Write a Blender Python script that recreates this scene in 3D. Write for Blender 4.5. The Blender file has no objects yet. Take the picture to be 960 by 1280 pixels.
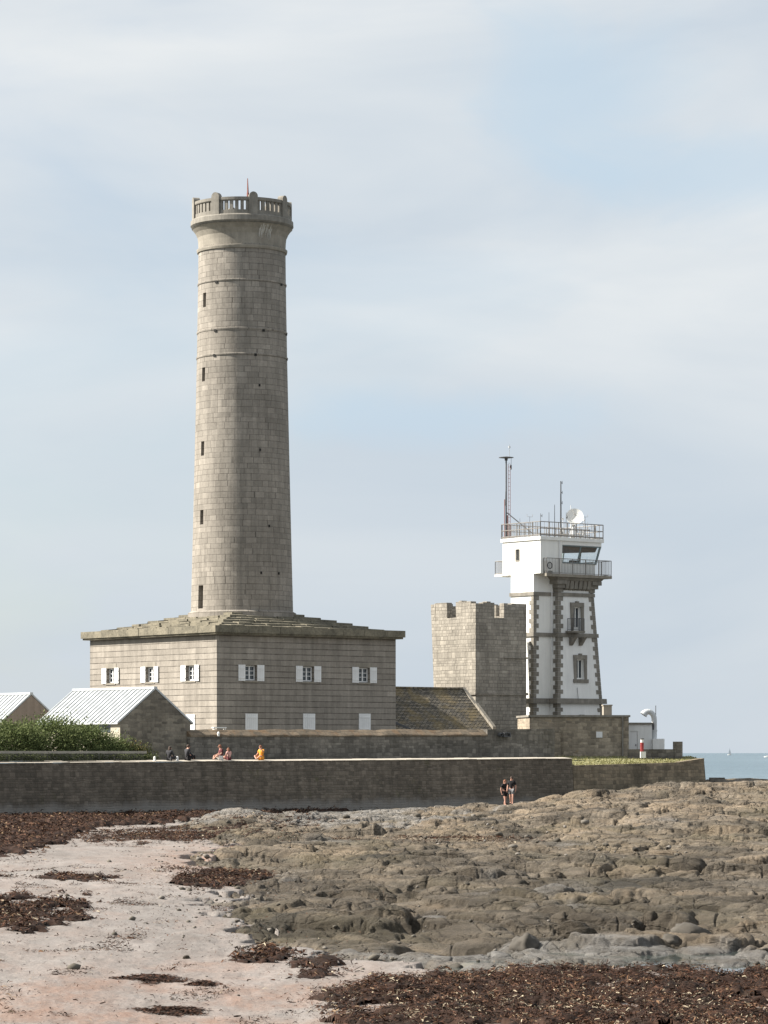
import bpy, math, random
import numpy as np
from mathutils import Vector, Matrix

random.seed(7)
S = bpy.context.scene
COL = S.collection

# ------------------------------------------------------------ camera, sky, sun
F, CX, HY, EYE = 4000.0, 480.0, 941.0, 6.5      # focal length and horizon of the photograph, eye height (m)
cam_d = bpy.data.cameras.new('camera')
cam = bpy.data.objects.new('camera', cam_d)
COL.objects.link(cam)
cam.location = (0, 0, EYE)
cam.rotation_euler = (math.radians(90), 0, 0)
cam_d.sensor_fit = 'HORIZONTAL'
cam_d.sensor_width = 36
cam_d.lens = 36 * F / 960
cam_d.shift_y = (HY - 640) / 960
cam_d.clip_start = 1
cam_d.clip_end = 80000
S.camera = cam

SUN_EL = math.radians(38)
SUN_H = Vector((-1.0, 0.03, 0)).normalized()
SUN_DIR = Vector((SUN_H.x * math.cos(SUN_EL), SUN_H.y * math.cos(SUN_EL), math.sin(SUN_EL)))
sun_d = bpy.data.lights.new('sun', 'SUN')
sun_d.energy = 5.0
sun_d.angle = math.radians(0.6)
sun_d.color = (1.0, 0.94, 0.84)
sun = bpy.data.objects.new('sun', sun_d)
COL.objects.link(sun)
sun.rotation_euler = SUN_DIR.to_track_quat('Z', 'Y').to_euler()
sun.location = (-60, 200, 90)

world = bpy.data.worlds.new('World')
S.world = world
world.use_nodes = True
wt = world.node_tree
wt.nodes.clear()
WN = wt.nodes.new
w_out = WN('ShaderNodeOutputWorld')
w_bg = WN('ShaderNodeBackground')
w_bg.inputs['Strength'].default_value = 0.057
w_sky = WN('ShaderNodeTexSky')
w_sky.sky_type = 'NISHITA'
w_sky.sun_disc = False
w_sky.sun_elevation = SUN_EL
w_sky.sun_rotation = math.atan2(SUN_DIR.x, SUN_DIR.y)
w_sky.altitude = 0
w_sky.air_density = 1.0
w_sky.dust_density = 0.6
w_sky.ozone_density = 1.5
w_tc = WN('ShaderNodeTexCoord')
def w_noise(scale, detail, rough, loc, dist=0.0):
    m = WN('ShaderNodeMapping')
    m.inputs['Scale'].default_value = scale
    m.inputs['Location'].default_value = loc
    n = WN('ShaderNodeTexNoise')
    n.inputs['Scale'].default_value = 1.0
    n.inputs['Detail'].default_value = detail
    n.inputs['Roughness'].default_value = rough
    n.inputs['Distortion'].default_value = dist
    wt.links.new(w_tc.outputs['Generated'], m.inputs['Vector'])
    wt.links.new(m.outputs['Vector'], n.inputs['Vector'])
    return n.outputs['Fac']
def w_ramp(fac, stops):
    r = WN('ShaderNodeValToRGB')
    els = r.color_ramp.elements
    while len(els) < len(stops):
        els.new(0.5)
    for e, (p, c) in zip(els, stops):
        e.position = p
        e.color = (*c, 1)
    wt.links.new(fac, r.inputs['Fac'])
    return r.outputs['Color']
def w_mix(fac, a, b):
    m = WN('ShaderNodeMix')
    m.data_type = 'RGBA'
    for sock, val in ((m.inputs[0], fac), (m.inputs[6], a), (m.inputs[7], b)):
        if hasattr(val, 'is_linked'):
            wt.links.new(val, sock)
        elif isinstance(val, tuple):
            sock.default_value = (*val, 1)
        else:
            sock.default_value = val
    return m.outputs[2]
# thin cloud veil over the sky: a broad white layer, a finer grey one
cloud_cover = w_ramp(w_noise((7, 7, 15), 5, 0.5, (1.30, 0.4, 2.25), 0.6), [(0.30, (0.66,) * 3), (0.54, (0.97,) * 3)])
cloud_soft = w_noise((5, 5, 17), 6, 0.5, (0.2, 3.1, 0.7), 0.5)
sep = WN('ShaderNodeSeparateXYZ'); wt.links.new(w_tc.outputs['Generated'], sep.inputs[0])
low_tone = w_ramp(cloud_soft, [(0.3, (4.05, 4.6, 5.2)), (0.7, (4.7, 5.1, 5.5))])
high_tone = w_ramp(cloud_soft, [(0.30, (4.45, 4.95, 5.45)), (0.48, (5.15, 5.5, 5.8)), (0.68, (5.9, 6.1, 6.2))])
alt = WN('ShaderNodeMapRange'); alt.interpolation_type = 'SMOOTHSTEP'
wt.links.new(sep.outputs[2], alt.inputs[0]); alt.inputs[1].default_value = -0.01; alt.inputs[2].default_value = 0.17
cloud_tone = w_mix(alt.outputs[0], low_tone, high_tone)
def w_gap(cx, cz, rx, rz):                      # a soft break in the veil, in a fixed direction of the sky
    m = WN('ShaderNodeMapping'); m.vector_type = 'TEXTURE'
    m.inputs['Location'].default_value = (cx, 1.0, cz); m.inputs['Scale'].default_value = (rx, 30.0, rz)
    wt.links.new(w_tc.outputs['Generated'], m.inputs['Vector'])
    ln = WN('ShaderNodeVectorMath'); ln.operation = 'LENGTH'; wt.links.new(m.outputs[0], ln.inputs[0])
    ad = WN('ShaderNodeMath'); ad.operation = 'MULTIPLY_ADD'; wt.links.new(gap_noise, ad.inputs[0]); ad.inputs[1].default_value = 2.4; wt.links.new(ln.outputs['Value'], ad.inputs[2])
    mr = WN('ShaderNodeMapRange'); mr.interpolation_type = 'SMOOTHSTEP'; wt.links.new(ad.outputs[0], mr.inputs[0])
    mr.inputs[1].default_value = 1.3; mr.inputs[2].default_value = 2.6; mr.inputs[3].default_value = 0.62; mr.inputs[4].default_value = 0.0
    return mr.outputs[0]
gap_noise = w_noise((16, 16, 30), 5, 0.55, (3.3, 1.4, 0.6), 0.8)
w_col = w_mix(cloud_cover, w_sky.outputs['Color'], cloud_tone)
for g_ in ((0.054, 0.204, 0.034, 0.030), (0.10, 0.178, 0.05, 0.012), (0.02, 0.105, 0.05, 0.010)):
    w_col = w_mix(w_gap(*g_), w_col, (3.95, 4.95, 5.85))
wt.links.new(w_col, w_bg.inputs['Color'])
wt.links.new(w_bg.outputs[0], w_out.inputs['Surface'])

S.view_settings.view_transform = 'Standard'
S.view_settings.look = 'None'
S.view_settings.exposure = 1.3
S.view_settings.gamma = 1
S.view_settings.use_curve_mapping = False
S.cycles.max_bounces = 6
S.cycles.use_denoising = True

# ------------------------------------------------------------ helpers
TH = math.radians(38.6)
UX = Vector((math.cos(TH), math.sin(TH), 0))
VX = Vector((-math.sin(TH), math.cos(TH), 0))

def pt(px, py, D):
    return Vector(((px - CX) * D / F, D, EYE + (HY - py) * D / F))
def zat(py, D):
    return EYE + (HY - py) * D / F
def run(P, d, px):
    k = (px - CX) / F
    return (k * P.y - P.x) / (d.x - k * d.y)

class MB:
    """collects faces, then links them as one mesh object"""
    def __init__(s):
        s.v, s.f, s.uv, s.mi, s.tone = [], [], [], [], []
    def face(s, pts, mi=0, uv=None):
        n = len(s.v)
        s.v.extend(tuple(p) for p in pts)
        s.f.append(tuple(range(n, n + len(pts))))
        s.uv.append(uv)
        s.mi.append(mi)
    def hexa(s, b, t, mi=0):
        """b, t: four bottom and four top corners, counter-clockwise from above"""
        n = len(s.v)
        s.v.extend(tuple(p) for p in b)
        s.v.extend(tuple(p) for p in t)
        for q in ((3, 2, 1, 0), (4, 5, 6, 7), (0, 1, 5, 4), (1, 2, 6, 5), (2, 3, 7, 6), (3, 0, 4, 7)):
            s.f.append(tuple(n + i for i in q))
            s.uv.append(None)
            s.mi.append(mi)
    def box(s, x0, x1, y0, y1, z0, z1, mi=0):
        s.hexa([(x0, y0, z0), (x1, y0, z0), (x1, y1, z0), (x0, y1, z0)],
               [(x0, y0, z1), (x1, y0, z1), (x1, y1, z1), (x0, y1, z1)], mi)
    def tube(s, p, q, r, n=6, r2=None, mi=0):
        p, q = Vector(p), Vector(q)
        r2 = r if r2 is None else r2
        d = (q - p).normalized()
        a = d.orthogonal().normalized()
        b = d.cross(a)
        k = len(s.v)
        for c, rr in ((p, r), (q, r2)):
            for i in range(n):
                t = 2 * math.pi * i / n
                s.v.append(tuple(c + (a * math.cos(t) + b * math.sin(t)) * rr))
        for i in range(n):
            j = (i + 1) % n
            s.f.append((k + i, k + j, k + n + j, k + n + i))
            s.uv.append(None)
            s.mi.append(mi)
        s.f.append(tuple(k + i for i in range(n))[::-1])
        s.f.append(tuple(k + n + i for i in range(n)))
        s.uv += [None, None]
        s.mi += [mi, mi]
    def lathe(s, prof, n=48, c=(0, 0), a0=0.0, a1=2 * math.pi, mi=0, skip=None, us=4.0):
        """prof: (r, z) from the bottom up, turned about a vertical axis; us scales the around-UV to metres"""
        angs = [a0 + (a1 - a0) * i / n for i in range(n + 1)] if isinstance(n, int) else n
        k = len(s.v)
        m = len(angs)
        for r, z in prof:
            for a in angs:
                s.v.append((c[0] + r * math.cos(a), c[1] + r * math.sin(a), z))
        for j in range(len(prof) - 1):
            for i in range(m - 1):
                if skip and skip(i, j):
                    continue
                s.f.append((k + j * m + i, k + j * m + i + 1, k + (j + 1) * m + i + 1, k + (j + 1) * m + i))
                zz = (prof[j][1], prof[j + 1][1])
                if abs(zz[1] - zz[0]) < 0.02:
                    zz = (prof[j][0], prof[j + 1][0])
                s.uv.append([(angs[i] * us, zz[0]), (angs[i + 1] * us, zz[0]), (angs[i + 1] * us, zz[1]), (angs[i] * us, zz[1])])
                s.mi.append(mi)
    def wall(s, org, du, L, z0, z1, holes=(), depth=0.3, inward=None, mi=0, mi_rev=None, ex=(), ez=()):
        """vertical wall face from org along du with rectangular holes (a0, a1, b0, b1) and their reveals"""
        org, du = Vector(org), Vector(du)
        xs = sorted({0.0, L, *ex, *[h[0] for h in holes], *[h[1] for h in holes]})
        zs = sorted({z0, z1, *ez, *[h[2] for h in holes], *[h[3] for h in holes]})
        P = lambda a, z: org + du * a + Vector((0, 0, z))
        for a, b in zip(xs, xs[1:]):
            for c, d in zip(zs, zs[1:]):
                if any(h[0] <= a and b <= h[1] and h[2] <= c and d <= h[3] for h in holes):
                    continue
                s.face([P(a, c), P(b, c), P(b, d), P(a, d)], mi)
        inn = Vector(inward) * depth if inward is not None else None
        if inn is not None:
            r = mi if mi_rev is None else mi_rev
            for a, b, c, d in holes:
                q = [P(a, c), P(b, c), P(b, d), P(a, d)]
                for i in range(4):
                    j = (i + 1) % 4
                    s.face([q[i], q[j], q[j] + inn, q[i] + inn], r)
    def build(s, name, mats, parent=None, smooth=False):
        me = bpy.data.meshes.new(name)
        me.from_pydata(s.v, [], s.f)
        if not isinstance(mats, (list, tuple)):
            mats = [mats]
        for m in mats:
            me.materials.append(m)
        me.polygons.foreach_set('material_index', s.mi)
        uvl = me.uv_layers.new(name='UVMap')
        co = np.array(s.v, dtype=float)
        data = np.zeros((len(me.loops), 2))
        for p in me.polygons:
            u = s.uv[p.index]
            if u is None:
                nx, ny, nz = p.normal
                vs = co[list(p.vertices)]
                if abs(nz) > 0.75:
                    q = vs[:, (0, 1)]
                elif abs(nx) > abs(ny):
                    q = vs[:, (1, 2)]
                else:
                    q = vs[:, (0, 2)]
            else:
                q = np.array(u)
            data[p.loop_start:p.loop_start + p.loop_total] = q
        uvl.data.foreach_set('uv', data.ravel())
        if smooth:
            me.polygons.foreach_set('use_smooth', [True] * len(me.polygons))
        if s.tone:
            at = me.attributes.new('tone', 'FLOAT', 'FACE')
            at.data.foreach_set('value', s.tone)
        me.update()
        o = bpy.data.objects.new(name, me)
        COL.objects.link(o)
        if parent is not None:
            o.parent = parent
        return o

def tag(o, label=None, cat=None, group=None, kind=None):
    if label: o['label'] = label
    if cat: o['category'] = cat
    if group: o['group'] = group
    if kind: o['kind'] = kind
    return o

def root(name, loc, rz=0.0, label=None, cat=None, group=None):
    o = bpy.data.objects.new(name, None)
    o.empty_display_size = 0.3
    COL.objects.link(o)
    o.location = loc
    o.rotation_euler = (0, 0, rz)
    return tag(o, label, cat, group)

def copy_part(o, parent, loc=None, rz=None):
    kids = [c for c in bpy.data.objects if c.parent == o]
    c = o.copy()
    COL.objects.link(c)
    c.parent = parent
    if loc is not None: c.location = loc
    if rz is not None: c.rotation_euler = (0, 0, rz)
    for k in kids:
        d = k.copy()
        COL.objects.link(d)
        d.parent = c
    return c

def grid_mesh(name, X, Y, Z, mat, keep=None, attrs=None, smooth=True):
    """height field from 2-D arrays"""
    h, w = X.shape
    me = bpy.data.meshes.new(name)
    co = np.stack([X, Y, Z], -1).reshape(-1, 3).astype(np.float32)
    idx = np.arange(h * w).reshape(h, w)
    q = np.stack([idx[:-1, :-1], idx[:-1, 1:], idx[1:, 1:], idx[1:, :-1]], -1).reshape(-1, 4)
    if keep is not None:
        kq = (keep[:-1, :-1] & keep[:-1, 1:] & keep[1:, 1:] & keep[1:, :-1]).ravel()
        q = q[kq]
        used = np.unique(q)
        remap = np.full(h * w, -1)
        remap[used] = np.arange(len(used))
        q = remap[q]
        co = co[used]
        if attrs:
            attrs = {k: v.reshape(-1)[used] for k, v in attrs.items()}
    me.vertices.add(len(co))
    me.vertices.foreach_set('co', co.ravel())
    me.loops.add(q.size)
    me.loops.foreach_set('vertex_index', q.ravel().astype(np.int32))
    me.polygons.add(len(q))
    me.polygons.foreach_set('loop_start', np.arange(0, q.size, 4, dtype=np.int32))
    me.polygons.foreach_set('loop_total', np.full(len(q), 4, dtype=np.int32))
    me.update(calc_edges=True)
    if smooth:
        me.polygons.foreach_set('use_smooth', np.ones(len(q), dtype=bool))
    for k, v in (attrs or {}).items():
        a = me.attributes.new(k, 'FLOAT', 'POINT')
        a.data.foreach_set('value', np.ascontiguousarray(v.reshape(-1), dtype=np.float32))
    me.materials.append(mat)
    o = bpy.data.objects.new(name, me)
    COL.objects.link(o)
    return o

# numpy noise
def _h(ix, iy, seed):
    n = (ix.astype(np.int64) * 374761393 + iy.astype(np.int64) * 668265263 + seed * 982451653) & 0x7fffffff
    n = ((n ^ (n >> 13)) * 1274126177) & 0x7fffffff
    n = ((n ^ (n >> 16)) * 2246822519) & 0x7fffffff
    return (n & 0xffffff) / float(0x1000000)
def perlin(x, y, seed=0):
    ix, iy = np.floor(x), np.floor(y)
    fx, fy = x - ix, y - iy
    ux, uy = fx * fx * fx * (fx * (fx * 6 - 15) + 10), fy * fy * fy * (fy * (fy * 6 - 15) + 10)
    def g(dx, dy):
        a = _h(ix + dx, iy + dy, seed) * 2 * np.pi
        return np.cos(a) * (fx - dx) + np.sin(a) * (fy - dy)
    a, b, c, d = g(0, 0), g(1, 0), g(0, 1), g(1, 1)
    return (a + (b - a) * ux) * (1 - uy) + (c + (d - c) * ux) * uy
def fbm(x, y, seed=0, o=4, gain=0.5):
    t, amp = 0, 1.0
    for i in range(o):
        t = t + amp * perlin(x * 2 ** i + 17.3 * i, y * 2 ** i - 9.1 * i, seed + i)
        amp *= gain
    return t
def worley(x, y, seed=0):
    ix, iy = np.floor(x), np.floor(y)
    f1 = np.full(x.shape, 9.0); f2 = f1.copy(); cid = np.zeros(x.shape); cdx = np.zeros(x.shape); cdy = np.zeros(x.shape)
    for dx in (-1, 0, 1):
        for dy in (-1, 0, 1):
            cx, cy = ix + dx, iy + dy
            px, py = cx + _h(cx, cy, seed), cy + _h(cx, cy, seed + 5)
            d = np.hypot(x - px, y - py)
            near = d < f1
            f2 = np.where(near, f1, np.minimum(f2, d))
            cid = np.where(near, _h(cx, cy, seed + 9), cid)
            cdx = np.where(near, x - px, cdx)
            cdy = np.where(near, y - py, cdy)
            f1 = np.where(near, d, f1)
    return f1, f2, cid, cdx, cdy
def sstep(a, b, x):
    t = np.clip((x - a) / (b - a), 0, 1)
    return t * t * (3 - 2 * t)

# ------------------------------------------------------------ materials
class NT:
    def __init__(s, name):
        s.m = bpy.data.materials.new(name)
        s.m.use_nodes = True
        s.t = s.m.node_tree
        s.t.nodes.clear()
        s.out = s.t.nodes.new('ShaderNodeOutputMaterial')
        s.b = s.t.nodes.new('ShaderNodeBsdfPrincipled')
        s.t.links.new(s.b.outputs[0], s.out.inputs[0])
        s.b.inputs['Specular IOR Level'].default_value = 0.25
    def n(s, kind, **kw):
        nd = s.t.nodes.new('ShaderNode' + kind)
        for k, v in kw.items():
            setattr(nd, k, v)
        return nd
    def put(s, sock, v):
        if hasattr(v, 'is_linked'): s.t.links.new(v, sock)
        elif isinstance(v, tuple) and len(v) == 3 and sock.type == 'RGBA': sock.default_value = (*v, 1)
        else: sock.default_value = v
    def coord(s, kind='Object', scale=(1, 1, 1)):
        if kind == 'UV':
            o = s.n('UVMap').outputs[0]
        else:
            o = s.n('TexCoord').outputs[kind]
        if scale == (1, 1, 1): return o
        m = s.n('Mapping')
        m.inputs['Scale'].default_value = scale
        s.t.links.new(o, m.inputs[0])
        return m.outputs[0]
    def noise(s, vec, scale, detail=4, rough=0.55, dist=0.0):
        x = s.n('TexNoise')
        s.put(x.inputs['Vector'], vec)
        x.inputs['Scale'].default_value = scale
        x.inputs['Detail'].default_value = detail
        x.inputs['Roughness'].default_value = rough
        x.inputs['Distortion'].default_value = dist
        return x.outputs['Fac']
    def ramp(s, fac, stops, interp='LINEAR'):
        r = s.n('ValToRGB')
        e = r.color_ramp.elements
        r.color_ramp.interpolation = interp
        while len(e) < len(stops): e.new(0.5)
        for el, (p, c) in zip(e, stops):
            el.position = p
            el.color = (*(c if isinstance(c, tuple) else (c,) * 3), 1)
        s.put(r.inputs[0], fac)
        return r.outputs[0]
    def mix(s, fac, a, b, mode='MIX'):
        m = s.n('Mix', data_type='RGBA', blend_type=mode)
        s.put(m.inputs[0], fac); s.put(m.inputs[6], a); s.put(m.inputs[7], b)
        return m.outputs[2]
    def math(s, op, a, b=0.0, clamp=False):
        m = s.n('Math', operation=op, use_clamp=clamp)
        s.put(m.inputs[0], a); s.put(m.inputs[1], b)
        return m.outputs[0]
    def bump(s, h, strength=0.5, dist=0.03, prev=None):
        b = s.n('Bump')
        b.inputs['Strength'].default_value = strength
        b.inputs['Distance'].default_value = dist
        s.put(b.inputs['Height'], h)
        if prev: s.put(b.inputs['Normal'], prev)
        s.put(s.b.inputs['Normal'], b.outputs[0])
        return b.outputs[0]
    def done(s, col, rough=0.9, metal=0.0):
        s.put(s.b.inputs['Base Color'], col)
        s.put(s.b.inputs['Roughness'], rough)
        s.b.inputs['Metallic'].default_value = metal
        return s.m

def masonry(name, c1, c2, mortar, bw, bh, ms, stain=(0.6, 1.12), lines=0.0, line_dark=0.5, wob=0.0, lichen=None, lich_lo=0.55, low=None, bump=0.5, vary_row=0.9, vj=0.6, hj=0.75):
    t = NT(name)
    uv = t.coord('UV')
    ob = t.coord('Object')
    vec = uv
    if wob:
        nz = t.n('TexNoise')
        nz.inputs['Scale'].default_value = 1.3
        nz.inputs['Detail'].default_value = 2
        t.put(nz.inputs['Vector'], uv)
        vm = t.n('VectorMath', operation='SCALE')
        t.put(vm.inputs[0], nz.outputs['Color'])
        vm.inputs['Scale'].default_value = wob
        va = t.n('VectorMath', operation='ADD')
        t.put(va.inputs[0], uv); t.put(va.inputs[1], vm.outputs[0])
        vec = va.outputs[0]
    sx = t.n('SeparateXYZ'); t.put(sx.inputs[0], vec)
    U_, V_ = sx.outputs[0], sx.outputs[1]
    nv = t.n('TexNoise', noise_dimensions='1D'); t.put(nv.inputs['W'], V_); nv.inputs['Scale'].default_value = 0.45 / bh; nv.inputs['Detail'].default_value = 0
    vv = t.math('ADD', t.math('DIVIDE', V_, bh), t.math('MULTIPLY', nv.outputs['Fac'], vary_row))
    row = t.math('FLOOR', vv)
    wr = t.n('TexWhiteNoise', noise_dimensions='1D'); t.put(wr.inputs['W'], t.math('ADD', row, 0.37))
    uu = t.math('ADD', t.math('DIVIDE', U_, t.math('MULTIPLY_ADD', wr.outputs['Value'], 0.5 * bw)), t.math('MULTIPLY', wr.outputs['Value'], 37.3))
    nd_ = [n for n in t.t.nodes if n.type == 'MATH' and n.operation == 'MULTIPLY_ADD'][-1]
    nd_.inputs[2].default_value = 0.75 * bw
    nu = t.n('TexNoise', noise_dimensions='2D'); cu = t.n('CombineXYZ'); t.put(cu.inputs[0], t.math('DIVIDE', U_, bw)); t.put(cu.inputs[1], t.math('MULTIPLY', row, 3.7))
    t.put(nu.inputs['Vector'], cu.outputs[0]); nu.inputs['Scale'].default_value = 0.8; nu.inputs['Detail'].default_value = 0
    uu = t.math('ADD', uu, t.math('MULTIPLY', nu.outputs['Fac'], 1.1))
    colm = t.math('FLOOR', uu)
    cc = t.n('CombineXYZ'); t.put(cc.inputs[0], t.math('ADD', colm, 0.5)); t.put(cc.inputs[1], t.math('ADD', row, 0.5))
    wc = t.n('TexWhiteNoise', noise_dimensions='2D'); t.put(wc.inputs['Vector'], cc.outputs[0])
    col = t.ramp(wc.outputs['Value'], [(0.0, c2), (0.45, tuple((x * .5 + y * .5) for x, y in zip(c1, c2))), (0.85, c1), (1.0, tuple(min(1, x * 1.14) for x in c1))])
    fu = t.math('FRACT', uu); fv = t.math('FRACT', vv)
    du = t.math('MULTIPLY', t.math('MINIMUM', fu, t.math('SUBTRACT', 1.0, fu)), bw)
    dv = t.math('MULTIPLY', t.math('MINIMUM', fv, t.math('SUBTRACT', 1.0, fv)), bh)
    def joint(d, w, k):
        mr = t.n('MapRange', interpolation_type='SMOOTHSTEP'); t.put(mr.inputs[0], d); mr.inputs[1].default_value = w * .35; mr.inputs[2].default_value = w * 1.3; mr.inputs[3].default_value = k; mr.inputs[4].default_value = 0.0
        return mr.outputs[0]
    jn = t.math('MAXIMUM', joint(du, ms, vj), joint(dv, ms if not lines else lines, hj))
    jn = t.math('MULTIPLY', jn, t.ramp(t.noise(ob, 0.9, 4, 0.6), [(0.3, 0.35), (0.65, 1.0)]))
    col = t.mix(jn, col, mortar)
    big = t.ramp(t.noise(ob, 0.28, 6, 0.6, 0.5), [(0.30, stain[0]), (0.68, stain[1])])
    col = t.mix(0.85, col, big, 'MULTIPLY')
    stk = t.ramp(t.noise(t.coord('Object', (2.2, 2.2, 0.16)), 1.0, 5, 0.65), [(0.36, 0.72), (0.60, 1.06)])
    col = t.mix(0.7, col, stk, 'MULTIPLY')
    fine = t.ramp(t.noise(ob, 5.5, 6, 0.75), [(0.25, 0.74), (0.75, 1.2)])
    col = t.mix(0.8, col, fine, 'MULTIPLY')
    if lichen:
        lf = t.ramp(t.noise(ob, 0.9, 7, 0.7, 0.3), [(lich_lo, 0.0), (lich_lo + 0.12, 1.0)])
        col = t.mix(t.math('MULTIPLY', lf, 0.75), col, lichen)
    if low:                                     # tide mark: (world height, soft band, colour)
        gp = t.n('NewGeometry')
        sz = t.n('SeparateXYZ'); t.put(sz.inputs[0], gp.outputs['Position'])
        hz = t.math('ADD', sz.outputs[2], t.math('MULTIPLY', t.noise(t.coord('Object', (0.7, 0.7, 0.2)), 1.0, 6, 0.7), low[1]))
        mk = t.math('SUBTRACT', 1.0, t.math('MULTIPLY', t.math('SUBTRACT', hz, low[0]), 2.0, True), True)
        col = t.mix(t.math('MULTIPLY', mk, 0.75, True), col, low[2])
    hh = t.math('ADD', t.math('MULTIPLY', jn, -0.7), t.math('MULTIPLY', t.noise(ob, 3.0, 6, 0.7), 0.8))
    t.bump(hh, bump, 0.05)
    return t.done(col, 0.92)

def plain(name, col, rough=0.6, metal=0.0, vary=0.15, scale=3.0, streak=0.0, spec=0.3, bump=0.0):
    t = NT(name)
    ob = t.coord('Object')
    c = t.mix(1.0, col, t.ramp(t.noise(ob, scale, 6, 0.65), [(0.25, 1 - vary), (0.75, 1 + vary * 0.5)]), 'MULTIPLY')
    if streak:
        sk = t.ramp(t.noise(t.coord('Object', (3.0, 3.0, 0.25)), 1.0, 6, 0.7), [(0.35, 1 - streak), (0.62, 1.0)])
        c = t.mix(1.0, c, sk, 'MULTIPLY')
    t.b.inputs['Specular IOR Level'].default_value = spec
    if bump:
        t.bump(t.noise(ob, 8, 5, 0.6), bump, 0.02)
    return t.done(c, rough, metal)

M = {}
M['shaft'] = masonry('tower granite', (0.288, 0.260, 0.226), (0.243, 0.220, 0.191), (0.075, 0.066, 0.056), 0.74, 0.43, 0.02, (0.80, 1.08), bump=0.4, vary_row=0.5, vj=.85, hj=.8)
M['base'] = masonry('base granite', (0.315, 0.284, 0.247), (0.268, 0.241, 0.209), (0.062, 0.053, 0.046), 1.35, 0.43, 0.014, (0.80, 1.08), lines=0.032, bump=0.35, vary_row=0.0, vj=.3, hj=1.0)
M['trim'] = plain('granite trim', (0.255, 0.236, 0.205), 0.9, vary=0.35, scale=1.6, streak=0.25, bump=0.3)
M['trim_pale'] = plain('pale granite', (0.30, 0.272, 0.228), 0.9, vary=0.28, scale=1.2, streak=0.22, bump=0.3)
M['roofstone'] = None
t = NT('lichen roof slabs')
ob = t.coord('Object')
c = t.ramp(t.noise(ob, 0.8, 7, 0.75, 0.4), [(0.28, (0.075, 0.068, 0.055)), (0.45, (0.165, 0.15, 0.115)), (0.6, (0.24, 0.215, 0.163)), (0.78, (0.205, 0.188, 0.138))])
c = t.mix(0.9, c, t.ramp(t.noise(ob, 6, 5, 0.8), [(0.3, 0.6), (0.7, 1.2)]), 'MULTIPLY')
t.bump(t.noise(ob, 3, 6, 0.7), 0.6, 0.05)
M['roofstone'] = t.done(c, 0.95)
M['fort'] = masonry('fort granite', (0.345, 0.315, 0.27), (0.262, 0.239, 0.205), (0.12, 0.108, 0.092), 0.42, 0.27, 0.024, (0.72, 1.12), wob=0.10, bump=0.7, vj=.75, hj=.75)
M['enclosure'] = masonry('enclosure rubble', (0.24, 0.218, 0.19), (0.14, 0.128, 0.112), (0.115, 0.105, 0.092), 0.46, 0.25, 0.035, (0.6, 1.2), wob=0.3, bump=0.7, vj=.5, hj=.5)
M['cap'] = masonry('lichened wall cap', (0.22, 0.17, 0.12), (0.14, 0.115, 0.085), (0.09, 0.075, 0.06), 0.7, 0.3, 0.03, (0.55, 1.3), wob=0.3, lichen=(0.17, 0.108, 0.062), lich_lo=0.5)
M['seawall'] = masonry('sea wall stone', (0.185, 0.159, 0.128), (0.118, 0.103, 0.084), (0.075, 0.066, 0.055), 0.36, 0.17, 0.03, (0.74, 1.14), wob=0.2, low=(3.75, 1.3, (0.24, 0.23, 0.215)), lichen=(0.10, 0.095, 0.055), lich_lo=0.6, bump=0.8, vj=.45, hj=.5)
M['seawall_tan'] = masonry('terrace wall stone', (0.27, 0.22, 0.155), (0.15, 0.127, 0.092), (0.12, 0.10, 0.075), 0.5, 0.25, 0.035, (0.62, 1.2), wob=0.25, bump=0.8, vj=.5, hj=.5)
M['coping'] = plain('pale coping', (0.42, 0.38, 0.32), 0.9, vary=0.3, scale=1.5)
M['annex'] = masonry('tan rubble', (0.36, 0.305, 0.235), (0.21, 0.18, 0.142), (0.25, 0.215, 0.165), 0.42, 0.23, 0.04, (0.7, 1.2), wob=0.35, lichen=(0.34, 0.22, 0.095), lich_lo=0.62, bump=0.7, vj=.5, hj=.5)
M['gable'] = masonry('shed gable stone', (0.27, 0.24, 0.195), (0.145, 0.13, 0.11), (0.20, 0.175, 0.14), 0.5, 0.2, 0.03, (0.65, 1.2), wob=0.3, bump=0.6, vj=.4, hj=.4)
M['shedwall'] = plain('shed render', (0.46, 0.42, 0.34), 0.9, vary=0.2, streak=0.2)
M['gable_plain'] = plain('brown render', (0.33, 0.265, 0.215), 0.9, vary=0.15, streak=0.15)
M['zinc'] = plain('pale zinc', (0.52, 0.54, 0.55), 0.5, metal=0.0, vary=0.14, scale=1.2, streak=0.1, spec=0.5)
M['white'] = plain('white render', (0.79, 0.785, 0.755), 0.8, vary=0.05, scale=0.9, streak=0.09)
M['white_worn'] = plain('weathered white render', (0.78, 0.78, 0.765), 0.85, vary=0.09, scale=0.8, streak=0.10)
M['shutter'] = plain('white shutter paint', (0.78, 0.78, 0.78), 0.55, vary=0.08, scale=2, streak=0.1)
M['rail'] = plain('galvanised rail', (0.25, 0.235, 0.22), 0.5, metal=0.0, vary=0.25, scale=4)
M['darkmetal'] = plain('dark steel', (0.10, 0.10, 0.105), 0.5, vary=0.3)
M['redmetal'] = plain('red lead paint', (0.25, 0.09, 0.07), 0.6, vary=0.3)
M['alu'] = plain('aluminium', (0.55, 0.56, 0.57), 0.35, metal=0.3, vary=0.15)
M['frame_grey'] = plain('grey green frame', (0.20, 0.25, 0.26), 0.5)
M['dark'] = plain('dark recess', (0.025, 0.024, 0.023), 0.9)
M['black'] = plain('black plastic', (0.012, 0.012, 0.013), 0.5)
M['red'] = plain('red paint', (0.27, 0.04, 0.042), 0.5, vary=0.2)
M['pale_floor'] = plain('pale floor', (0.5, 0.5, 0.48), 0.8)
t = NT('window glass')
t.b.inputs['Specular IOR Level'].default_value = 0.6
M['pane'] = t.done((0.035, 0.045, 0.055), 0.08)
t = NT('clear glass')
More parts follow.
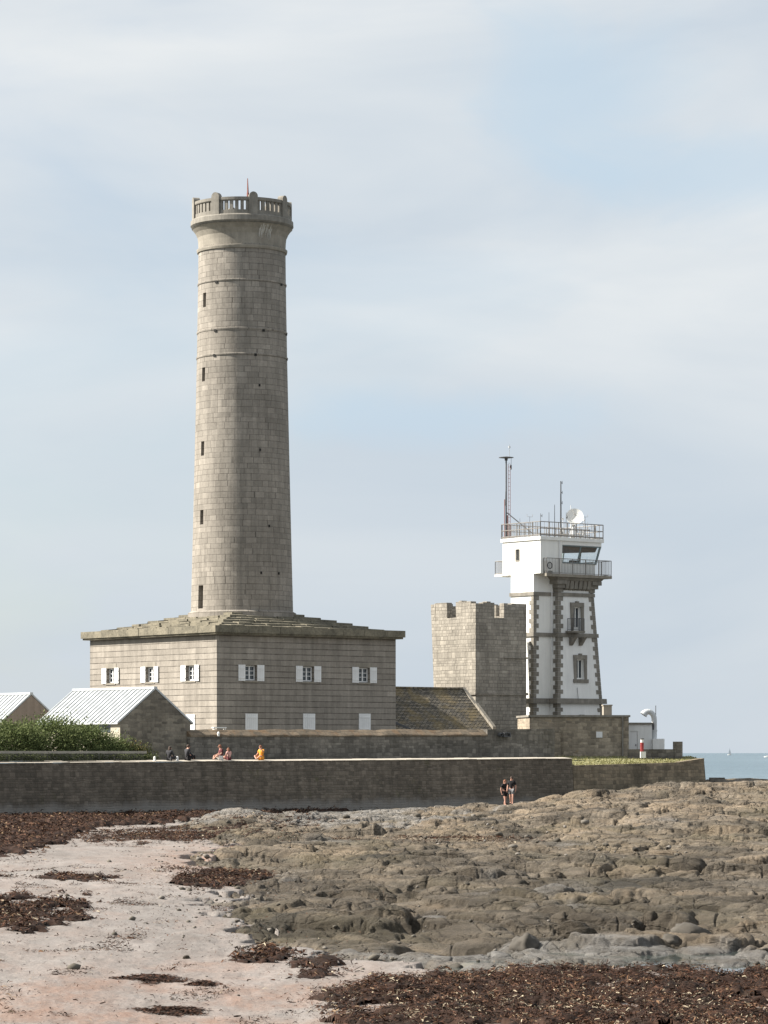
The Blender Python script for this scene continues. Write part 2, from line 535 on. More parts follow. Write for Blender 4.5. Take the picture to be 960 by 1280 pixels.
tr = t.n('BsdfTransparent'); tr.inputs[0].default_value = (0.90, 0.94, 0.95, 1)
gl = t.n('BsdfGlossy'); gl.inputs['Roughness'].default_value = 0.03
mx = t.n('MixShader'); mx.inputs[0].default_value = 0.10
t.t.links.new(tr.outputs[0], mx.inputs[1]); t.t.links.new(gl.outputs[0], mx.inputs[2]); t.t.links.new(mx.outputs[0], t.out.inputs[0])
t.t.nodes.remove(t.b)
M['clear'] = t.m
t = NT('stone slates')
uv = t.coord('UV'); ob = t.coord('Object')
br = t.n('TexBrick'); br.offset = 0.5
t.put(br.inputs['Vector'], uv)
t.put(br.inputs['Color1'], (0.215, 0.188, 0.15)); t.put(br.inputs['Color2'], (0.105, 0.093, 0.075)); t.put(br.inputs['Mortar'], (0.03, 0.03, 0.03))
for k_, v_ in (('Scale', 1), ('Mortar Size', 0.035), ('Brick Width', 0.42), ('Row Height', 0.26)): br.inputs[k_].default_value = v_
c = t.mix(0.9, br.outputs['Color'], t.ramp(t.noise(ob, 2.2, 6, 0.75), [(0.3, 0.55), (0.7, 1.5)]), 'MULTIPLY')
lf = t.ramp(t.noise(ob, 0.7, 7, 0.75, 0.4), [(0.46, 0.0), (0.62, 1.0)])
c = t.mix(t.math('MULTIPLY', lf, 0.6), c, (0.24, 0.18, 0.085))
t.bump(t.math('ADD', t.math('MULTIPLY', br.outputs['Fac'], -1.0), t.noise(ob, 5, 5, 0.7)), 0.8, 0.05)
M['slate'] = t.done(c, 0.85)

def tone_mat(name, stops, rough=0.8, trans=0.0, spec=0.3):
    t = NT(name)
    a = t.n('Attribute', attribute_name='tone')
    c = t.ramp(a.outputs['Fac'], stops)
    t.b.inputs['Specular IOR Level'].default_value = spec
    if trans:
        t.b.inputs['Transmission Weight'].default_value = 0
        tl = t.n('BsdfTranslucent')
        t.put(tl.inputs[0], c)
        mx = t.n('MixShader'); mx.inputs[0].default_value = trans
        t.t.links.new(t.b.outputs[0], mx.inputs[1]); t.t.links.new(tl.outputs[0], mx.inputs[2]); t.t.links.new(mx.outputs[0], t.out.inputs[0])
    return t.done(c, rough)
M['leaf'] = tone_mat('shrub leaves', [(0, (0.04, 0.06, 0.022)), (0.5, (0.11, 0.14, 0.055)), (1, (0.21, 0.235, 0.105))], 0.75, 0.25, 0.1)
M['leaf_dark'] = tone_mat('dark shrub leaves', [(0, (0.035, 0.045, 0.016)), (0.7, (0.07, 0.08, 0.028)), (1, (0.17, 0.115, 0.035))], 0.7, 0.2, 0.15)
M['weed'] = tone_mat('seaweed', [(0, (0.010, 0.007, 0.005)), (0.42, (0.040, 0.021, 0.014)), (0.74, (0.098, 0.048, 0.030)), (0.93, (0.16, 0.092, 0.050)), (1.0, (0.36, 0.305, 0.22))], 0.75, 0.0, 0.12)
M['weed_red'] = tone_mat('dry red seaweed', [(0, (0.012, 0.008, 0.006)), (0.4, (0.043, 0.023, 0.016)), (0.8, (0.112, 0.058, 0.037)), (1.0, (0.22, 0.15, 0.09))], 0.8, 0.0, 0.12)
M['bark'] = plain('shrub stem', (0.10, 0.08, 0.06), 0.9)
M['blade'] = tone_mat('grass blades', [(0, (0.15, 0.15, 0.055)), (0.6, (0.21, 0.20, 0.085)), (1, (0.30, 0.27, 0.14))], 0.8, 0.2)

t = NT('dry turf')
ob = t.coord('Object')
c = t.ramp(t.noise(t.coord('Object', (1, 1, 1)), 0.7, 7, 0.75), [(0.3, (0.145, 0.145, 0.065)), (0.55, (0.20, 0.19, 0.092)), (0.75, (0.27, 0.245, 0.14))])
t.bump(t.noise(ob, 9, 5, 0.7), 0.6, 0.06)
M['grass'] = t.done(c, 0.95)
t = NT('gravel')
c = t.ramp(t.noise(t.coord('Object'), 1.2, 6, 0.7), [(0.3, (0.085, 0.083, 0.06)), (0.7, (0.135, 0.128, 0.10))])
M['gravel'] = t.done(c, 0.95)

t = NT('shell sand')
ob = t.coord('Object')
c = t.ramp(t.noise(t.coord('Object', (1, 0.35, 1)), 0.55, 7, 0.65, 0.3), [(0.28, (0.15, 0.137, 0.127)), (0.5, (0.218, 0.20, 0.188)), (0.72, (0.268, 0.249, 0.237))])
pk = t.ramp(t.noise(t.coord('Object', (0.8, 0.22, 1)), 0.5, 6, 0.7, 0.5), [(0.52, 0.0), (0.68, 1.0)])
pkA = t.n('Attribute', attribute_name='pink'); dpA = t.n('Attribute', attribute_name='damp')
c = t.mix(t.math('MULTIPLY', dpA.outputs['Fac'], 0.6), c, (0.165, 0.158, 0.15))
pk2 = t.math('ADD', t.math('MULTIPLY', pk, 0.25), t.math('MULTIPLY', pkA.outputs['Fac'], t.ramp(t.noise(t.coord('Object', (1.4, 0.4, 1)), 1.6, 6, 0.75), [(0.3, 0.1), (0.62, 0.95)])), True)
c = t.mix(pk2, c, (0.215, 0.137, 0.103))
gt = t.ramp(t.noise(t.coord('Object', (1, 0.5, 1)), 14, 6, 0.85), [(0.30, 0.5), (0.5, 1.0), (0.75, 1.25)])
c = t.mix(0.9, c, gt, 'MULTIPLY')
c = t.mix(0.6, c, t.ramp(t.noise(t.coord('Object', (1, 0.3, 1)), 2.2, 7, 0.8), [(0.3, 0.72), (0.7, 1.16)]), 'MULTIPLY')
t.bump(t.noise(t.coord('Object', (1, 0.6, 1)), 9, 6, 0.75), 0.7, 0.05)
M['sand'] = t.done(c, 0.95)

t = NT('shore granite')
ob = t.coord('Object')
c = t.ramp(t.noise(ob, 0.45, 7, 0.7, 0.4), [(0.28, (0.066, 0.055, 0.043)), (0.5, (0.142, 0.120, 0.094)), (0.72, (0.22, 0.192, 0.158))])
ba = t.n('Attribute', attribute_name='bed')
c = t.mix(0.8, c, t.ramp(ba.outputs['Fac'], [(0.1, (0.50, 0.48, 0.45)), (0.42, (0.92, 0.90, 0.87)), (0.72, (1.3, 1.22, 1.12)), (1.0, (1.65, 1.5, 1.32))]), 'MULTIPLY')
lg = t.ramp(t.noise(t.coord('Object', (1, 0.4, 1)), 0.22, 5, 0.6), [(0.5, 0.0), (0.66, 1.0)])
c = t.mix(t.math('MULTIPLY', lg, 0.5), c, (0.105, 0.090, 0.055))
pa = t.n('Attribute', attribute_name='pale')
fa = t.ramp(t.noise(ob, 1.1, 6, 0.75), [(0.35, 0.35), (0.6, 1.0)])
c = t.mix(t.math('MULTIPLY', t.math('MULTIPLY', pa.outputs['Fac'], 0.85), fa), c, t.ramp(t.noise(ob, 1.5, 6, 0.7), [(0.3, (0.15, 0.145, 0.138)), (0.7, (0.29, 0.28, 0.268))]))
wa = t.n('Attribute', attribute_name='wet')
c = t.mix(t.math('MULTIPLY', wa.outputs['Fac'], 0.75), c, (0.038, 0.034, 0.027))
c = t.mix(0.85, c, t.ramp(t.noise(ob, 4.5, 7, 0.8), [(0.25, 0.62), (0.75, 1.28)]), 'MULTIPLY')
c = t.mix(0.6, c, t.ramp(t.noise(ob, 26, 3, 0.8), [(0.3, 0.7), (0.7, 1.2)]), 'MULTIPLY')
vor = t.n('TexVoronoi', feature='DISTANCE_TO_EDGE')
nw = t.n('TexNoise'); t.put(nw.inputs['Vector'], t.coord('Object')); nw.inputs['Scale'].default_value = 1.6; nw.inputs['Detail'].default_value = 4
vs_ = t.n('VectorMath', operation='MULTIPLY_ADD'); t.put(vs_.inputs[0], nw.outputs['Color']); vs_.inputs[1].default_value = (.7, .7, .5); t.put(vs_.inputs[2], t.coord('Object', (.9, .7, 2.6)))
t.put(vor.inputs['Vector'], vs_.outputs[0]); vor.inputs['Scale'].default_value = 1.0
ck = t.n('MapRange'); t.put(ck.inputs[0], vor.outputs['Distance']); ck.inputs[1].default_value = 0.0; ck.inputs[2].default_value = 0.06; ck.inputs[3].default_value = -0.55; ck.inputs[4].default_value = 0.0
b1 = t.bump(t.math('ADD', t.noise(t.coord('Object', (1, 1, 3.5)), 2.6, 9, 0.75), ck.outputs[0]), 1.0, 0.2)
t.bump(t.noise(ob, 16, 6, 0.8), 0.9, 0.04, b1)
M['rock'] = t.done(c, 0.9)

t = NT('sea water')
ob = t.coord('Object', (1, 1, 1))
t.b.inputs['Specular IOR Level'].default_value = 0.5
t.b.inputs['IOR'].default_value = 1.33
b1 = t.bump(t.noise(t.coord('Object', (0.02, 0.006, 1)), 1.0, 8, 0.7), 1.0, 6.0)
t.bump(t.noise(t.coord('Object', (0.12, 0.04, 1)), 1.0, 6, 0.7), 1.0, 1.2, b1)
cs_ = t.ramp(t.noise(t.coord('Object', (0.004, 0.0012, 1)), 1.0, 7, 0.7), [(0.35, (0.045, 0.085, 0.11)), (0.65, (0.10, 0.15, 0.185))])
M['sea'] = t.done(cs_, 0.3)
t = NT('pool water')
t.b.inputs['Specular IOR Level'].default_value = 0.5
t.b.inputs['IOR'].default_value = 1.33
t.bump(t.noise(t.coord('Object'), 3.0, 3, 0.5), 0.15, 0.02)
M['pool'] = t.done((0.05, 0.06, 0.055), 0.06)
def cloth(name, col): return plain(name, col, 0.9, vary=0.25, scale=6)
M['skin'] = plain('skin', (0.50, 0.28, 0.21), 0.6, vary=0.1)
M['hair'] = plain('brown hair', (0.06, 0.04, 0.03), 0.7)
M['hair_red'] = plain('auburn hair', (0.20, 0.085, 0.05), 0.7)
M['c_black'] = cloth('black cloth', (0.016, 0.015, 0.017))
M['c_grey'] = cloth('charcoal cloth', (0.04, 0.04, 0.045))
M['c_midgrey'] = cloth('grey cloth', (0.16, 0.16, 0.165))
M['c_maroon'] = cloth('maroon cloth', (0.12, 0.035, 0.04))
M['c_orange'] = cloth('orange cloth', (0.75, 0.33, 0.05))
M['c_white'] = cloth('white cloth', (0.72, 0.70, 0.68))
M['c_pink'] = cloth('pink cloth', (0.62, 0.36, 0.32))

# ------------------------------------------------------------ sea, shore, promenade
sea = MB()
sea.face([(-60000, -300, 0), (60000, -300, 0), (60000, 60000, 0), (-60000, 60000, 0)])
tag(sea.build('sea', M['sea']), kind='structure')

WA = Vector((-22.8, 190, 0)); WB = Vector((13.04, 222, 0)); WC = Vector((23.6, 236, 0))   # sea wall line
WD = (WB - WA).normalized()
W0 = WA - WD * 60

def ground(X, Y):
    """level of the shore: flat by the beach, climbing to the right of the wall"""
    r = X / Y
    g = -4.0 + 0.15 * sstep(95, 190, Y)
    g = g + 1.45 * sstep(0.01, 0.10, r) * sstep(140, 235, Y)
    g = g + 0.25 * sstep(205, 250, Y) * sstep(-0.02, 0.05, r)
    return EYE + g

def fan(y0, y1, ny, r0, r1, nx, wide=None):
    ys = y0 * (y1 / y0) ** np.linspace(0, 1, ny)
    rs = np.linspace(r0, r1, nx)
    if wide: rs = np.concatenate([rs, np.linspace(r1, wide, nx // 4)[1:]])
    Y = np.repeat(ys[:, None], len(rs), 1)
    return rs[None, :] * Y, Y

# bedrock
EDGE_Y = np.array([18, 50, 56, 60.6, 64, 71, 77, 86, 95, 111, 119, 134, 154, 165, 179, 200, 300.])
EDGE_P = np.array([430, 430, 430, 370, 285, 215, 205, 205, 228, 200, 172, 240, 215, 190, 185, 175, 170.])
def rock_mask(X, Y):
    xb = (np.interp(Y, EDGE_Y, EDGE_P) - 480) * Y / F
    n = 1.7 * fbm(X / 1.9, Y / 4.2, 31, 5, .6)
    m = sstep(-0.6, 2.6, X - xb + n)
    return m * sstep(55.0, 60.5, Y + 2.2 * fbm(X / 2.2, Y / 3, 37, 3))
def slab(X, Y, sx, sy, seed, wob=0.35):
    a = X / sx + wob * fbm(X / sx / 1.3, Y / sy / 1.3, seed + 3, 3)
    b = Y / sy + wob * fbm(X / sx / 1.3 + 40, Y / sy / 1.3, seed + 4, 3)
    f1, f2, cid, cdx, cdy = worley(a, b, seed)
    crack = np.exp(-((f2 - f1) / 0.10) ** 2)
    dome = np.clip(1 - (f1 / 0.95) ** 2, 0, 1)
    tilt = (np.modf(cid * 7.31)[0] - 0.5) * cdx + (np.modf(cid * 13.7)[0] - 0.35) * cdy
    return cid, crack, dome, tilt
def terrace(h, step, s):
    k = np.floor(h / step)
    return step * (k + sstep(.5 - s, .5 + s, h / step - k))
def plates(X, Y, sx, sy, seed, wob, lift):
    """flat beds broken into plates, each tilted up towards the back, low scarps between"""
    a = X / sx + wob * fbm(X / sx * .9, Y / sy * .9, seed + 3, 4)
    b = Y / sy + wob * fbm(X / sx * .7 + 40, Y / sy * .9, seed + 4, 4)
    f1, f2, cid, cdx, cdy = worley(a, b, seed)
    r2, r3 = np.modf(cid * 7.31)[0], np.modf(cid * 13.7)[0]
    edge = f2 - f1
    h = cid * 1.0 + lift * (.45 + r3) * cdy + .45 * (r2 - .5) * cdx + .52 * np.sqrt(sstep(0, .42, edge)) - .42
    rnd = sstep(0, .22, edge)
    return h, edge, rnd, r2
def terrace(h, step, s):
    k = np.floor(h / step)
    return step * (k + sstep(.5 - s, .5 + s, h / step - k))
def rock_h(X, Y):
    wx = X + .45 * fbm(X / 1.5, Y / 2.2, 41, 4, .55); wy = Y + .55 * fbm(X / 1.6, Y / 2.4, 45, 4, .55)
    far = sstep(70, 200, Y)
    # flat beds worn back into long ledges with low scarps
    b1 = (.48 + .25 * far) * fbm(wx / 10 + .02 * wy, wy / (5.5 + 4.5 * far), 51, 3, .5)
    vary = .06 * perlin(X / 5, Y / 6, 52)
    h = .3 * b1 + .7 * terrace(b1 + vary, .2, .03) - .5 * vary
    # the beds are broken into plates and blocks of different height
    p, e, rn, r2 = plates(X, Y, 5.2, 3.6, 71, .34, .35)
    k = .5 + .5 * sstep(-.2, .35, fbm(X / 7, Y / 10, 77, 3))
    h = h + k * (0.44 * (p - .5) - .16 * np.exp(-(e / .035) ** 2))
    p, e, rn, r2 = plates(X, Y, 2.5, 1.9, 75, .38, .35)
    k = .45 + .65 * sstep(-.2, .35, fbm(X / 4, Y / 6, 79, 3))
    h = h + k * (0.34 * (p - .5) - .12 * np.exp(-(e / .05) ** 2))
    p, e, rn, r2 = plates(X, Y, .95, .75, 81, .48, .5)
    k = .15 + .85 * sstep(-.1, .35, fbm(X / 2.4, Y / 4, 87, 3))
    h = h + k * (0.17 * (p - .45) - .03 * np.exp(-(e / .07) ** 2))
    p, e, rn, r2 = plates(X, Y, .30, .32, 84, .5, .6)
    h = h + .045 * sstep(-.1, .4, fbm(X / 1.6, Y / 3, 88, 3)) * (p - .4) * rn
    jn = np.abs(perlin(X / 2.6 + .5 * Y / 9, Y / 9.0, 95))
    h = h - .06 * np.exp(-(jn / .010) ** 2)
    h = h + 0.04 * fbm(X / 1.1, Y / 1.6, 90, 3) + 0.014 * fbm(X / 0.3, Y / 0.45, 91, 3)
    return h + .03
def rock_z(X, Y):
    X, Y = np.asarray(X, float), np.asarray(Y, float)
    m = rock_mask(X, Y)
    base = ground(X, Y) + 0.10 * fbm(X / 5, Y / 9, 3, 3)
    near_flat = 0.55 + 0.45 * sstep(57, 65, Y)                        # low worn ledges beside the weed
    flat2 = 1 - 0.6 * sstep(165, 200, Y) * sstep(0.0, -0.04, X / Y)
    wd = (X - WA.x) * WD.y - (Y - WA.y) * WD.x
    flat2 = flat2 * (0.35 + 0.65 * sstep(1.0, 9.0, wd))
    xb_ = (np.interp(Y, EDGE_Y, EDGE_P) - 480) * Y / F
    flat2 = flat2 * (0.45 + 0.55 * sstep(.5, 4.5, X - xb_))
    z = base + rock_h(X, Y) * near_flat * flat2 + (m - 1) * 0.9
    return np.where(Y > 248, z - (Y - 248) * 0.12, z)
# sand, a smooth sheet that runs on under the rocks
X, Y = fan(18, 275, 700, -0.36, 0.48, 1000)
Zs = ground(X, Y) + 0.10 * fbm(X / 5, Y / 9, 3, 3) + 0.035 * fbm(X / 0.9, Y / 1.6, 8, 3) + 0.022 * fbm(X / 0.3, Y / 0.45, 12, 3)
left_rise = sstep(-0.03, -0.13, X / Y) * 0.25 * sstep(175, 120, Y)
Zs = Zs + left_rise
Zs = np.where(Y > 246, Zs - (Y - 246) * 0.12, Zs)
Zs = Zs - 1.0 * sstep(.75, 1.0, rock_mask(X, Y))
pink = np.clip(.15 + .7 * sstep(66, 50, Y) * sstep(-.35, .35, fbm(X / 2.2, Y / 5, 141, 4) + .1) + .8 * np.exp(-(((X + 6.5) / 2.6) ** 2 + ((Y - 118) / 16) ** 2)), 0, 1)
damp = np.clip(sstep(.2, .8, np.exp(-(((X + 4.6) / 2.0) ** 2 + ((Y - 80) / 11) ** 2)) + .35 * fbm(X / 1.2, Y / 4, 145, 4)) + .8 * sstep(.1, .5, fbm(X / 2.5, Y / 9, 147, 5)), 0, 1)
tag(grid_mesh('beach_sand', X, Y, Zs, M['sand'], None, {'pink': pink, 'damp': damp}), kind='structure')

def sand_z(x, y):
    x, y = np.asarray(x, float), np.asarray(y, float)
    return ground(x, y) + 0.10 * fbm(x / 5, y / 9, 3, 3) + 0.035 * fbm(x / 0.9, y / 1.6, 8, 3) + sstep(-0.03, -0.13, x / y) * 0.25 * sstep(175, 120, y)

X, Y = fan(50, 272, 1300, -0.125, 0.15, 980, 0.44)
Zr = rock_z(X, Y)
wallkeep = ((X - WA.x) * WD.y - (Y - WA.y) * WD.x) > -0.6
keep = (Zr > sand_z(X, Y) - 0.30) | (rock_mask(X, Y) > .6)
pale = sstep(0.15, 0.6, .5 * fbm(X / 1.3, Y / 1.8, 103, 3) + fbm(X / 5, Y / 6, 101, 4) + 1.0 * sstep(67.5, 62.5, Y) + 1.15 * sstep(158, 178, Y) * sstep(0.045, 0.0, X / Y) - 0.35 + 0.5 * sstep(200, 235, Y))
pale = np.maximum(pale, 0.75 * sstep(0.3, 0.8, fbm(X / 8, Y / 14, 105, 3) + 0.5 * np.exp(-(((X + 4.3) / 1.6) ** 2 + ((Y - 79) / 9) ** 2))))
wet = sstep(0.18, 0.5, fbm(X / 4.5, Y / 9, 121, 4)) * (1 - 0.7 * sstep(180, 225, Y)) * (1 - pale)
bedtone = np.clip(.5 + .9 * fbm(X / 5 + .3 * Zr * 6, Y / 9 + Zr * 3, 131, 4) + .5 * (plates(X, Y, 2.5, 1.9, 75, .38, .35)[3] - .5) - .26 * np.exp(-((Y - 84) / 24) ** 2) + .16 * sstep(120, 160, Y), 0, 1)
tag(grid_mesh('rock_shelf', X, Y, Zr, M['rock'], keep, {'pale': pale, 'wet': wet, 'bed': bedtone}), kind='structure')

pool = MB()
pool.face([(.8, 57.6, 2.52), (9.8, 57.6, 2.52), (10.4, 64.5, 2.52), (2.2, 63.5, 2.52)])
tag(pool.build('tide_pool', M['pool']), kind='structure')

# promenade and ground behind the sea wall
pr = MB()
back = 330
off = Vector((WD.y, -WD.x, 0))
a, b = W0 - off * 0.3, WB - off * 0.3
pr.face([(a.x, a.y, 6.0), (b.x, b.y, 6.0), (13.2, 246, 6.0), (-12, 246, 6.0), (-100, 246, 6.0)])
pr.face([(-100, 246, 6.0), (-12, 246, 6.0), (13.2, 246, 6.0), (23.9, 246, 6.0), (24.2, back, 6.0), (-100, back, 6.0)])
tag(pr.build('promenade', M['gravel']), kind='structure')

# ------------------------------------------------------------ sea walls and terrace
def ribbon_wall(name, A, B, thick, zb, ztA, ztB, mats, label, coping=None, seg=40):
    """straight stone wall, its front on A-B, with a weathered sloping coping"""
    d = (B - A); L = d.length; d.normalize()
    nrm = Vector((d.y, -d.x, 0))
    r = root(name, (A.x, A.y, 0), 0, label, 'wall')
    m = MB()
    top = lambda s: ztA + (ztB - ztA) * s / L
    for i in range(seg):
        s0, s1 = L * i / seg, L * (i + 1) / seg
        p, q = d * s0, d * s1
        t0, t1 = top(s0), top(s1)
        f0, f1 = nrm * 0.35, nrm * 0.35                        # battered foot
        m.face([p + f0 + Vector((0, 0, zb)), q + f1 + Vector((0, 0, zb)), q + Vector((0, 0, t1)), p + Vector((0, 0, t0))], 0,
               [(s0, zb), (s1, zb), (s1, t1), (s0, t0)])
        bk = -nrm * thick
        m.face([q + bk + Vector((0, 0, zb)), p + bk + Vector((0, 0, zb)), p + bk + Vector((0, 0, t0)), q + bk + Vector((0, 0, t1))], 0,
               [(s1, zb), (s0, zb), (s0, t0), (s1, t1)])
        m.face([p + Vector((0, 0, t0)), q + Vector((0, 0, t1)), q + bk + Vector((0, 0, t1)), p + bk + Vector((0, 0, t0))], 0)
    for s0, sg in ((0, 1), (L, -1)):
        p = d * s0; bk = -nrm * thick; f0 = nrm * 0.35; t0 = top(s0)
        q = [p + f0 + Vector((0, 0, zb)), p + Vector((0, 0, t0)), p + bk + Vector((0, 0, t0)), p + bk + Vector((0, 0, zb))]
        m.face(q if sg > 0 else q[::-1], 0, [(0, zb), (.3, t0), (thick, t0), (thick, zb)])
    m.build('masonry', mats[0], r)
    if coping:
        c = MB()
        n = int(L / 1.3)
        for i in range(n):
            s0, s1 = L * i / n + 0.012, L * (i + 1) / n - 0.012
            j = random.uniform(-0.012, 0.012)
            fr, bk = nrm * (0.05 + random.uniform(0, .02)), -nrm * (thick + 0.04)
            lo, hi = coping
            P = lambda s, o, z: d * s + o + Vector((0, 0, top(s) + z + j))
            c.hexa([P(s0, fr, 0.014), P(s1, fr, 0.014), P(s1, bk, 0.014), P(s0, bk, 0.014)],
                   [P(s0, fr, lo), P(s1, fr, lo), P(s1, bk, hi), P(s0, bk, hi)])
        c.build('coping', mats[1], r)
    return r
ztA, ztB = 5.86, 6.08
ztW0 = ztA - (ztB - ztA) * 60 / (WB - WA).length
ribbon_wall('sea_wall', W0, WB, 0.8, 1.6, ztW0, ztB, (M['seawall'], M['coping']),
            'long dark stone sea wall with pale coping above the beach', (0.045, 0.125), 60)
TB, TC = WB + Vector((0.05, 0.35, 0)), WC
ribbon_wall('terrace_wall', TB, TC, 0.5, 1.8, 5.62, 5.84, (M['seawall_tan'], M['coping']),
            'low tan stone retaining wall under the grass terrace, right of the sea wall', None, 20)
TR = Vector((24.4, 250, 0))
ribbon_wall('terrace_wall', TC, TR, 0.5, 1.8, 6.02, 6.1, (M['seawall_tan'], M['coping']),
            'short tan stone return wall at the seaward end of the grass terrace', None, 10)
# the rim at the terrace corner
rim = MB()
dC = (TC - TB).normalized(); nC = Vector((dC.y, -dC.x, 0))
L_ = (TC - TB).length
for i in range(4):
    s0, s1 = L_ - 3.4 + i * 0.85 + .01, L_ - 3.4 + (i + 1) * 0.85 - .01
    q = [TB + dC * s0 + nC * 0.02, TB + dC * s1 + nC * 0.02, TB + dC * s1 - nC * 0.45, TB + dC * s0 - nC * 0.45]
    h0, h1 = 5.80 + 0.07 * i, 5.82 + 0.07 * (i + 1)
    rim.hexa([(p.x, p.y, 5.7) for p in q], [(q[0].x, q[0].y, h0 + .03), (q[1].x, q[1].y, h1), (q[2].x, q[2].y, h1), (q[3].x, q[3].y, h0 + .03)])
tag(rim.build('kerb_stones', M['seawall_tan']), 'low rim of tan stones on the seaward corner of the grass terrace', 'kerb')
bl = MB()
bl.box(-.55, .55, -.4, .4, -.6, .32); bl.box(-.2, .62, -.5, .1, -.6, .2)
o = bl.build('stone_block', M['enclosure']); o.location = (24.6, 236.4, 4.35)
tag(o, 'dark stone block at the foot of the terrace corner', 'stone block')

gx, gy = 60, 30
T_, S_ = np.meshgrid(np.linspace(0, 1, gx), np.linspace(0, 1, gy))
fx, fy, fz = TB.x + (TC.x - TB.x) * T_, TB.y + (TC.y - TB.y) * T_ + 0.4, 5.60 + 0.22 * T_
bx, by, bz = 13.1 + 10.6 * T_, 246 + 0 * T_, 6.22 + 0 * T_
GX, GY, GZ = fx + (bx - fx) * S_, fy + (by - fy) * S_, fz + (bz - fz) * S_ ** 0.8
GZ = GZ + 0.05 * fbm(GX / 2, GY / 2, 5, 3)
tag(grid_mesh('grass_terrace', GX, GY, GZ, M['grass']), kind='structure')
gb = MB()
for i in range(2600):
    t_, s_ = random.random(), random.random() ** 1.6
    x0 = TB.x + (TC.x - TB.x) * t_; y0 = TB.y + (TC.y - TB.y) * t_ + 0.4
    p = Vector((x0 + (13.1 + 10.6 * t_ - x0) * s_, y0 + (246 - y0) * s_, 5.60 + 0.22 * t_ + (6.22 - 5.60 - .22 * t_) * s_ ** 0.8 - 0.02))
    a = random.uniform(0, 6.3); w = random.uniform(.03, .07); h = random.uniform(.06, .16)
    d = Vector((math.cos(a), math.sin(a), 0)) * w
    gb.face([p - d, p + d, p + d * .3 + Vector((random.uniform(-.06, .06), random.uniform(-.06, .06), h))])
    gb.tone.append(random.random())
tag(gb.build('grass_tufts', M['blade']), kind='stuff')

# ------------------------------------------------------------ enclosure wall
EA, EB = Vector((-12.83, 212, 0)), Vector((12.5, 234.5, 0))
ed = (EB - EA); EL = ed.length; ed.normalize(); en = Vector((ed.y, -ed.x, 0))
ew = root('enclosure_wall', (EA.x, EA.y, 0), math.atan2(ed.y, ed.x), 'long grey rubble wall with rusty lichened top in front of the lighthouse', 'wall')
m = MB()
ztop = lambda s: zat(912.0, 212 + ed.y * s)
cut = EL * 0.80
m.hexa([(0, 0, 5.8), (EL, 0, 5.8), (EL, .7, 5.8), (0, .7, 5.8)], [(0, 0, ztop(0) - .48), (EL, 0, ztop(EL) - .48), (EL, .7, ztop(EL) - .48), (0, .7, ztop(0) - .48)])
m.hexa([(cut, 0.003, ztop(cut) - .479), (EL, 0.003, ztop(EL) - .479), (EL, .7, ztop(EL) - .479), (cut, .7, ztop(cut) - .479)],
       [(cut, 0.003, ztop(cut) + .02), (EL, 0.003, ztop(EL) + .06), (EL, .7, ztop(EL) + .06), (cut, .7, ztop(cut) + .02)])
m.build('masonry', M['enclosure'], ew)
c = MB()
n = 34
for i in range(n):
    s0, s1 = cut * i / n, cut * (i + 1) / n
    r0, r1 = 0.09 * fbm(np.array([s0 * .9]), np.array([0.5]), 3, 3)[0], 0.09 * fbm(np.array([s1 * .9]), np.array([0.5]), 3, 3)[0]
    c.hexa([(s0, -.06, ztop(s0) - .477), (s1, -.06, ztop(s1) - .477), (s1, .75, ztop(s1) - .477), (s0, .75, ztop(s0) - .477)],
           [(s0, -.04, ztop(s0) - .38 + r0), (s1, -.04, ztop(s1) - .38 + r1), (s1, .55, ztop(s1) + r1), (s0, .55, ztop(s0) + r0)])
c.build('coping', M['cap'], ew)
def along_wall(px, dy=0.0):
    s = run(EA, ed, px)
    return EA + ed * s - en * dy, s
p, s = along_wall(277.5, .3)
b_ = MB(); b_.box(-.55, .55, -.12, .12, 0, .07); b_.box(-.5, -.42, -.1, .1, -.1, .0); b_.box(.42, .5, -.1, .1, -.1, .0)
o = b_.build('plank', M['white']); o.location = (p.x, p.y, ztop(s) + .10); o.rotation_euler = (0, 0, math.atan2(ed.y, ed.x))
tag(o, 'white plank lying on the enclosure wall below the lighthouse corner', 'plank')
p, s = along_wall(272, -.10)
b_ = MB(); b_.lathe([(0.001, -.15), (.07, -.15), (.1, .05), (.04, .16), (.001, .17)], 10)
o = b_.build('lamp', M['white']); o.location = (p.x, p.y, ztop(s) - .30)
tag(o, 'small white lamp fixed to the enclosure wall under the white plank', 'lamp')
for px, w, lab in ((623.5, .16, 'small dark round drain spout at the end of the rusty wall top'), (631, .34, 'dark square drain opening block right of the round drain spout')):
    p, s = along_wall(px, -.14)
    b_ = MB()
    if w < .2:
        b_.lathe([(.10, -.2), (.14, -.18), (.14, .12), (.10, .14)], 12)
        b_.lathe([(.10, .14), (.10, -.2)], 12)
        o = b_.build('drain_spout', M['darkmetal']); o.rotation_euler = (math.radians(90), 0, math.atan2(ed.y, ed.x))
    else:
        b_.box(-w, w, -.16, .14, -.17, -.11); b_.box(-w, w, -.16, .14, .11, .17)
        b_.box(-w, -w + .07, -.16, .14, -.108, .108); b_.box(w - .07, w, -.16, .14, -.108, .108); b_.box(-w + .072, w - .072, .0, .13, -.108, .108)
        o = b_.build('drain_opening', M['darkmetal']); o.rotation_euler = (0, 0, math.atan2(ed.y, ed.x))
    o.location = (p.x, p.y, ztop(s) - .38)
    tag(o, lab, 'drain')

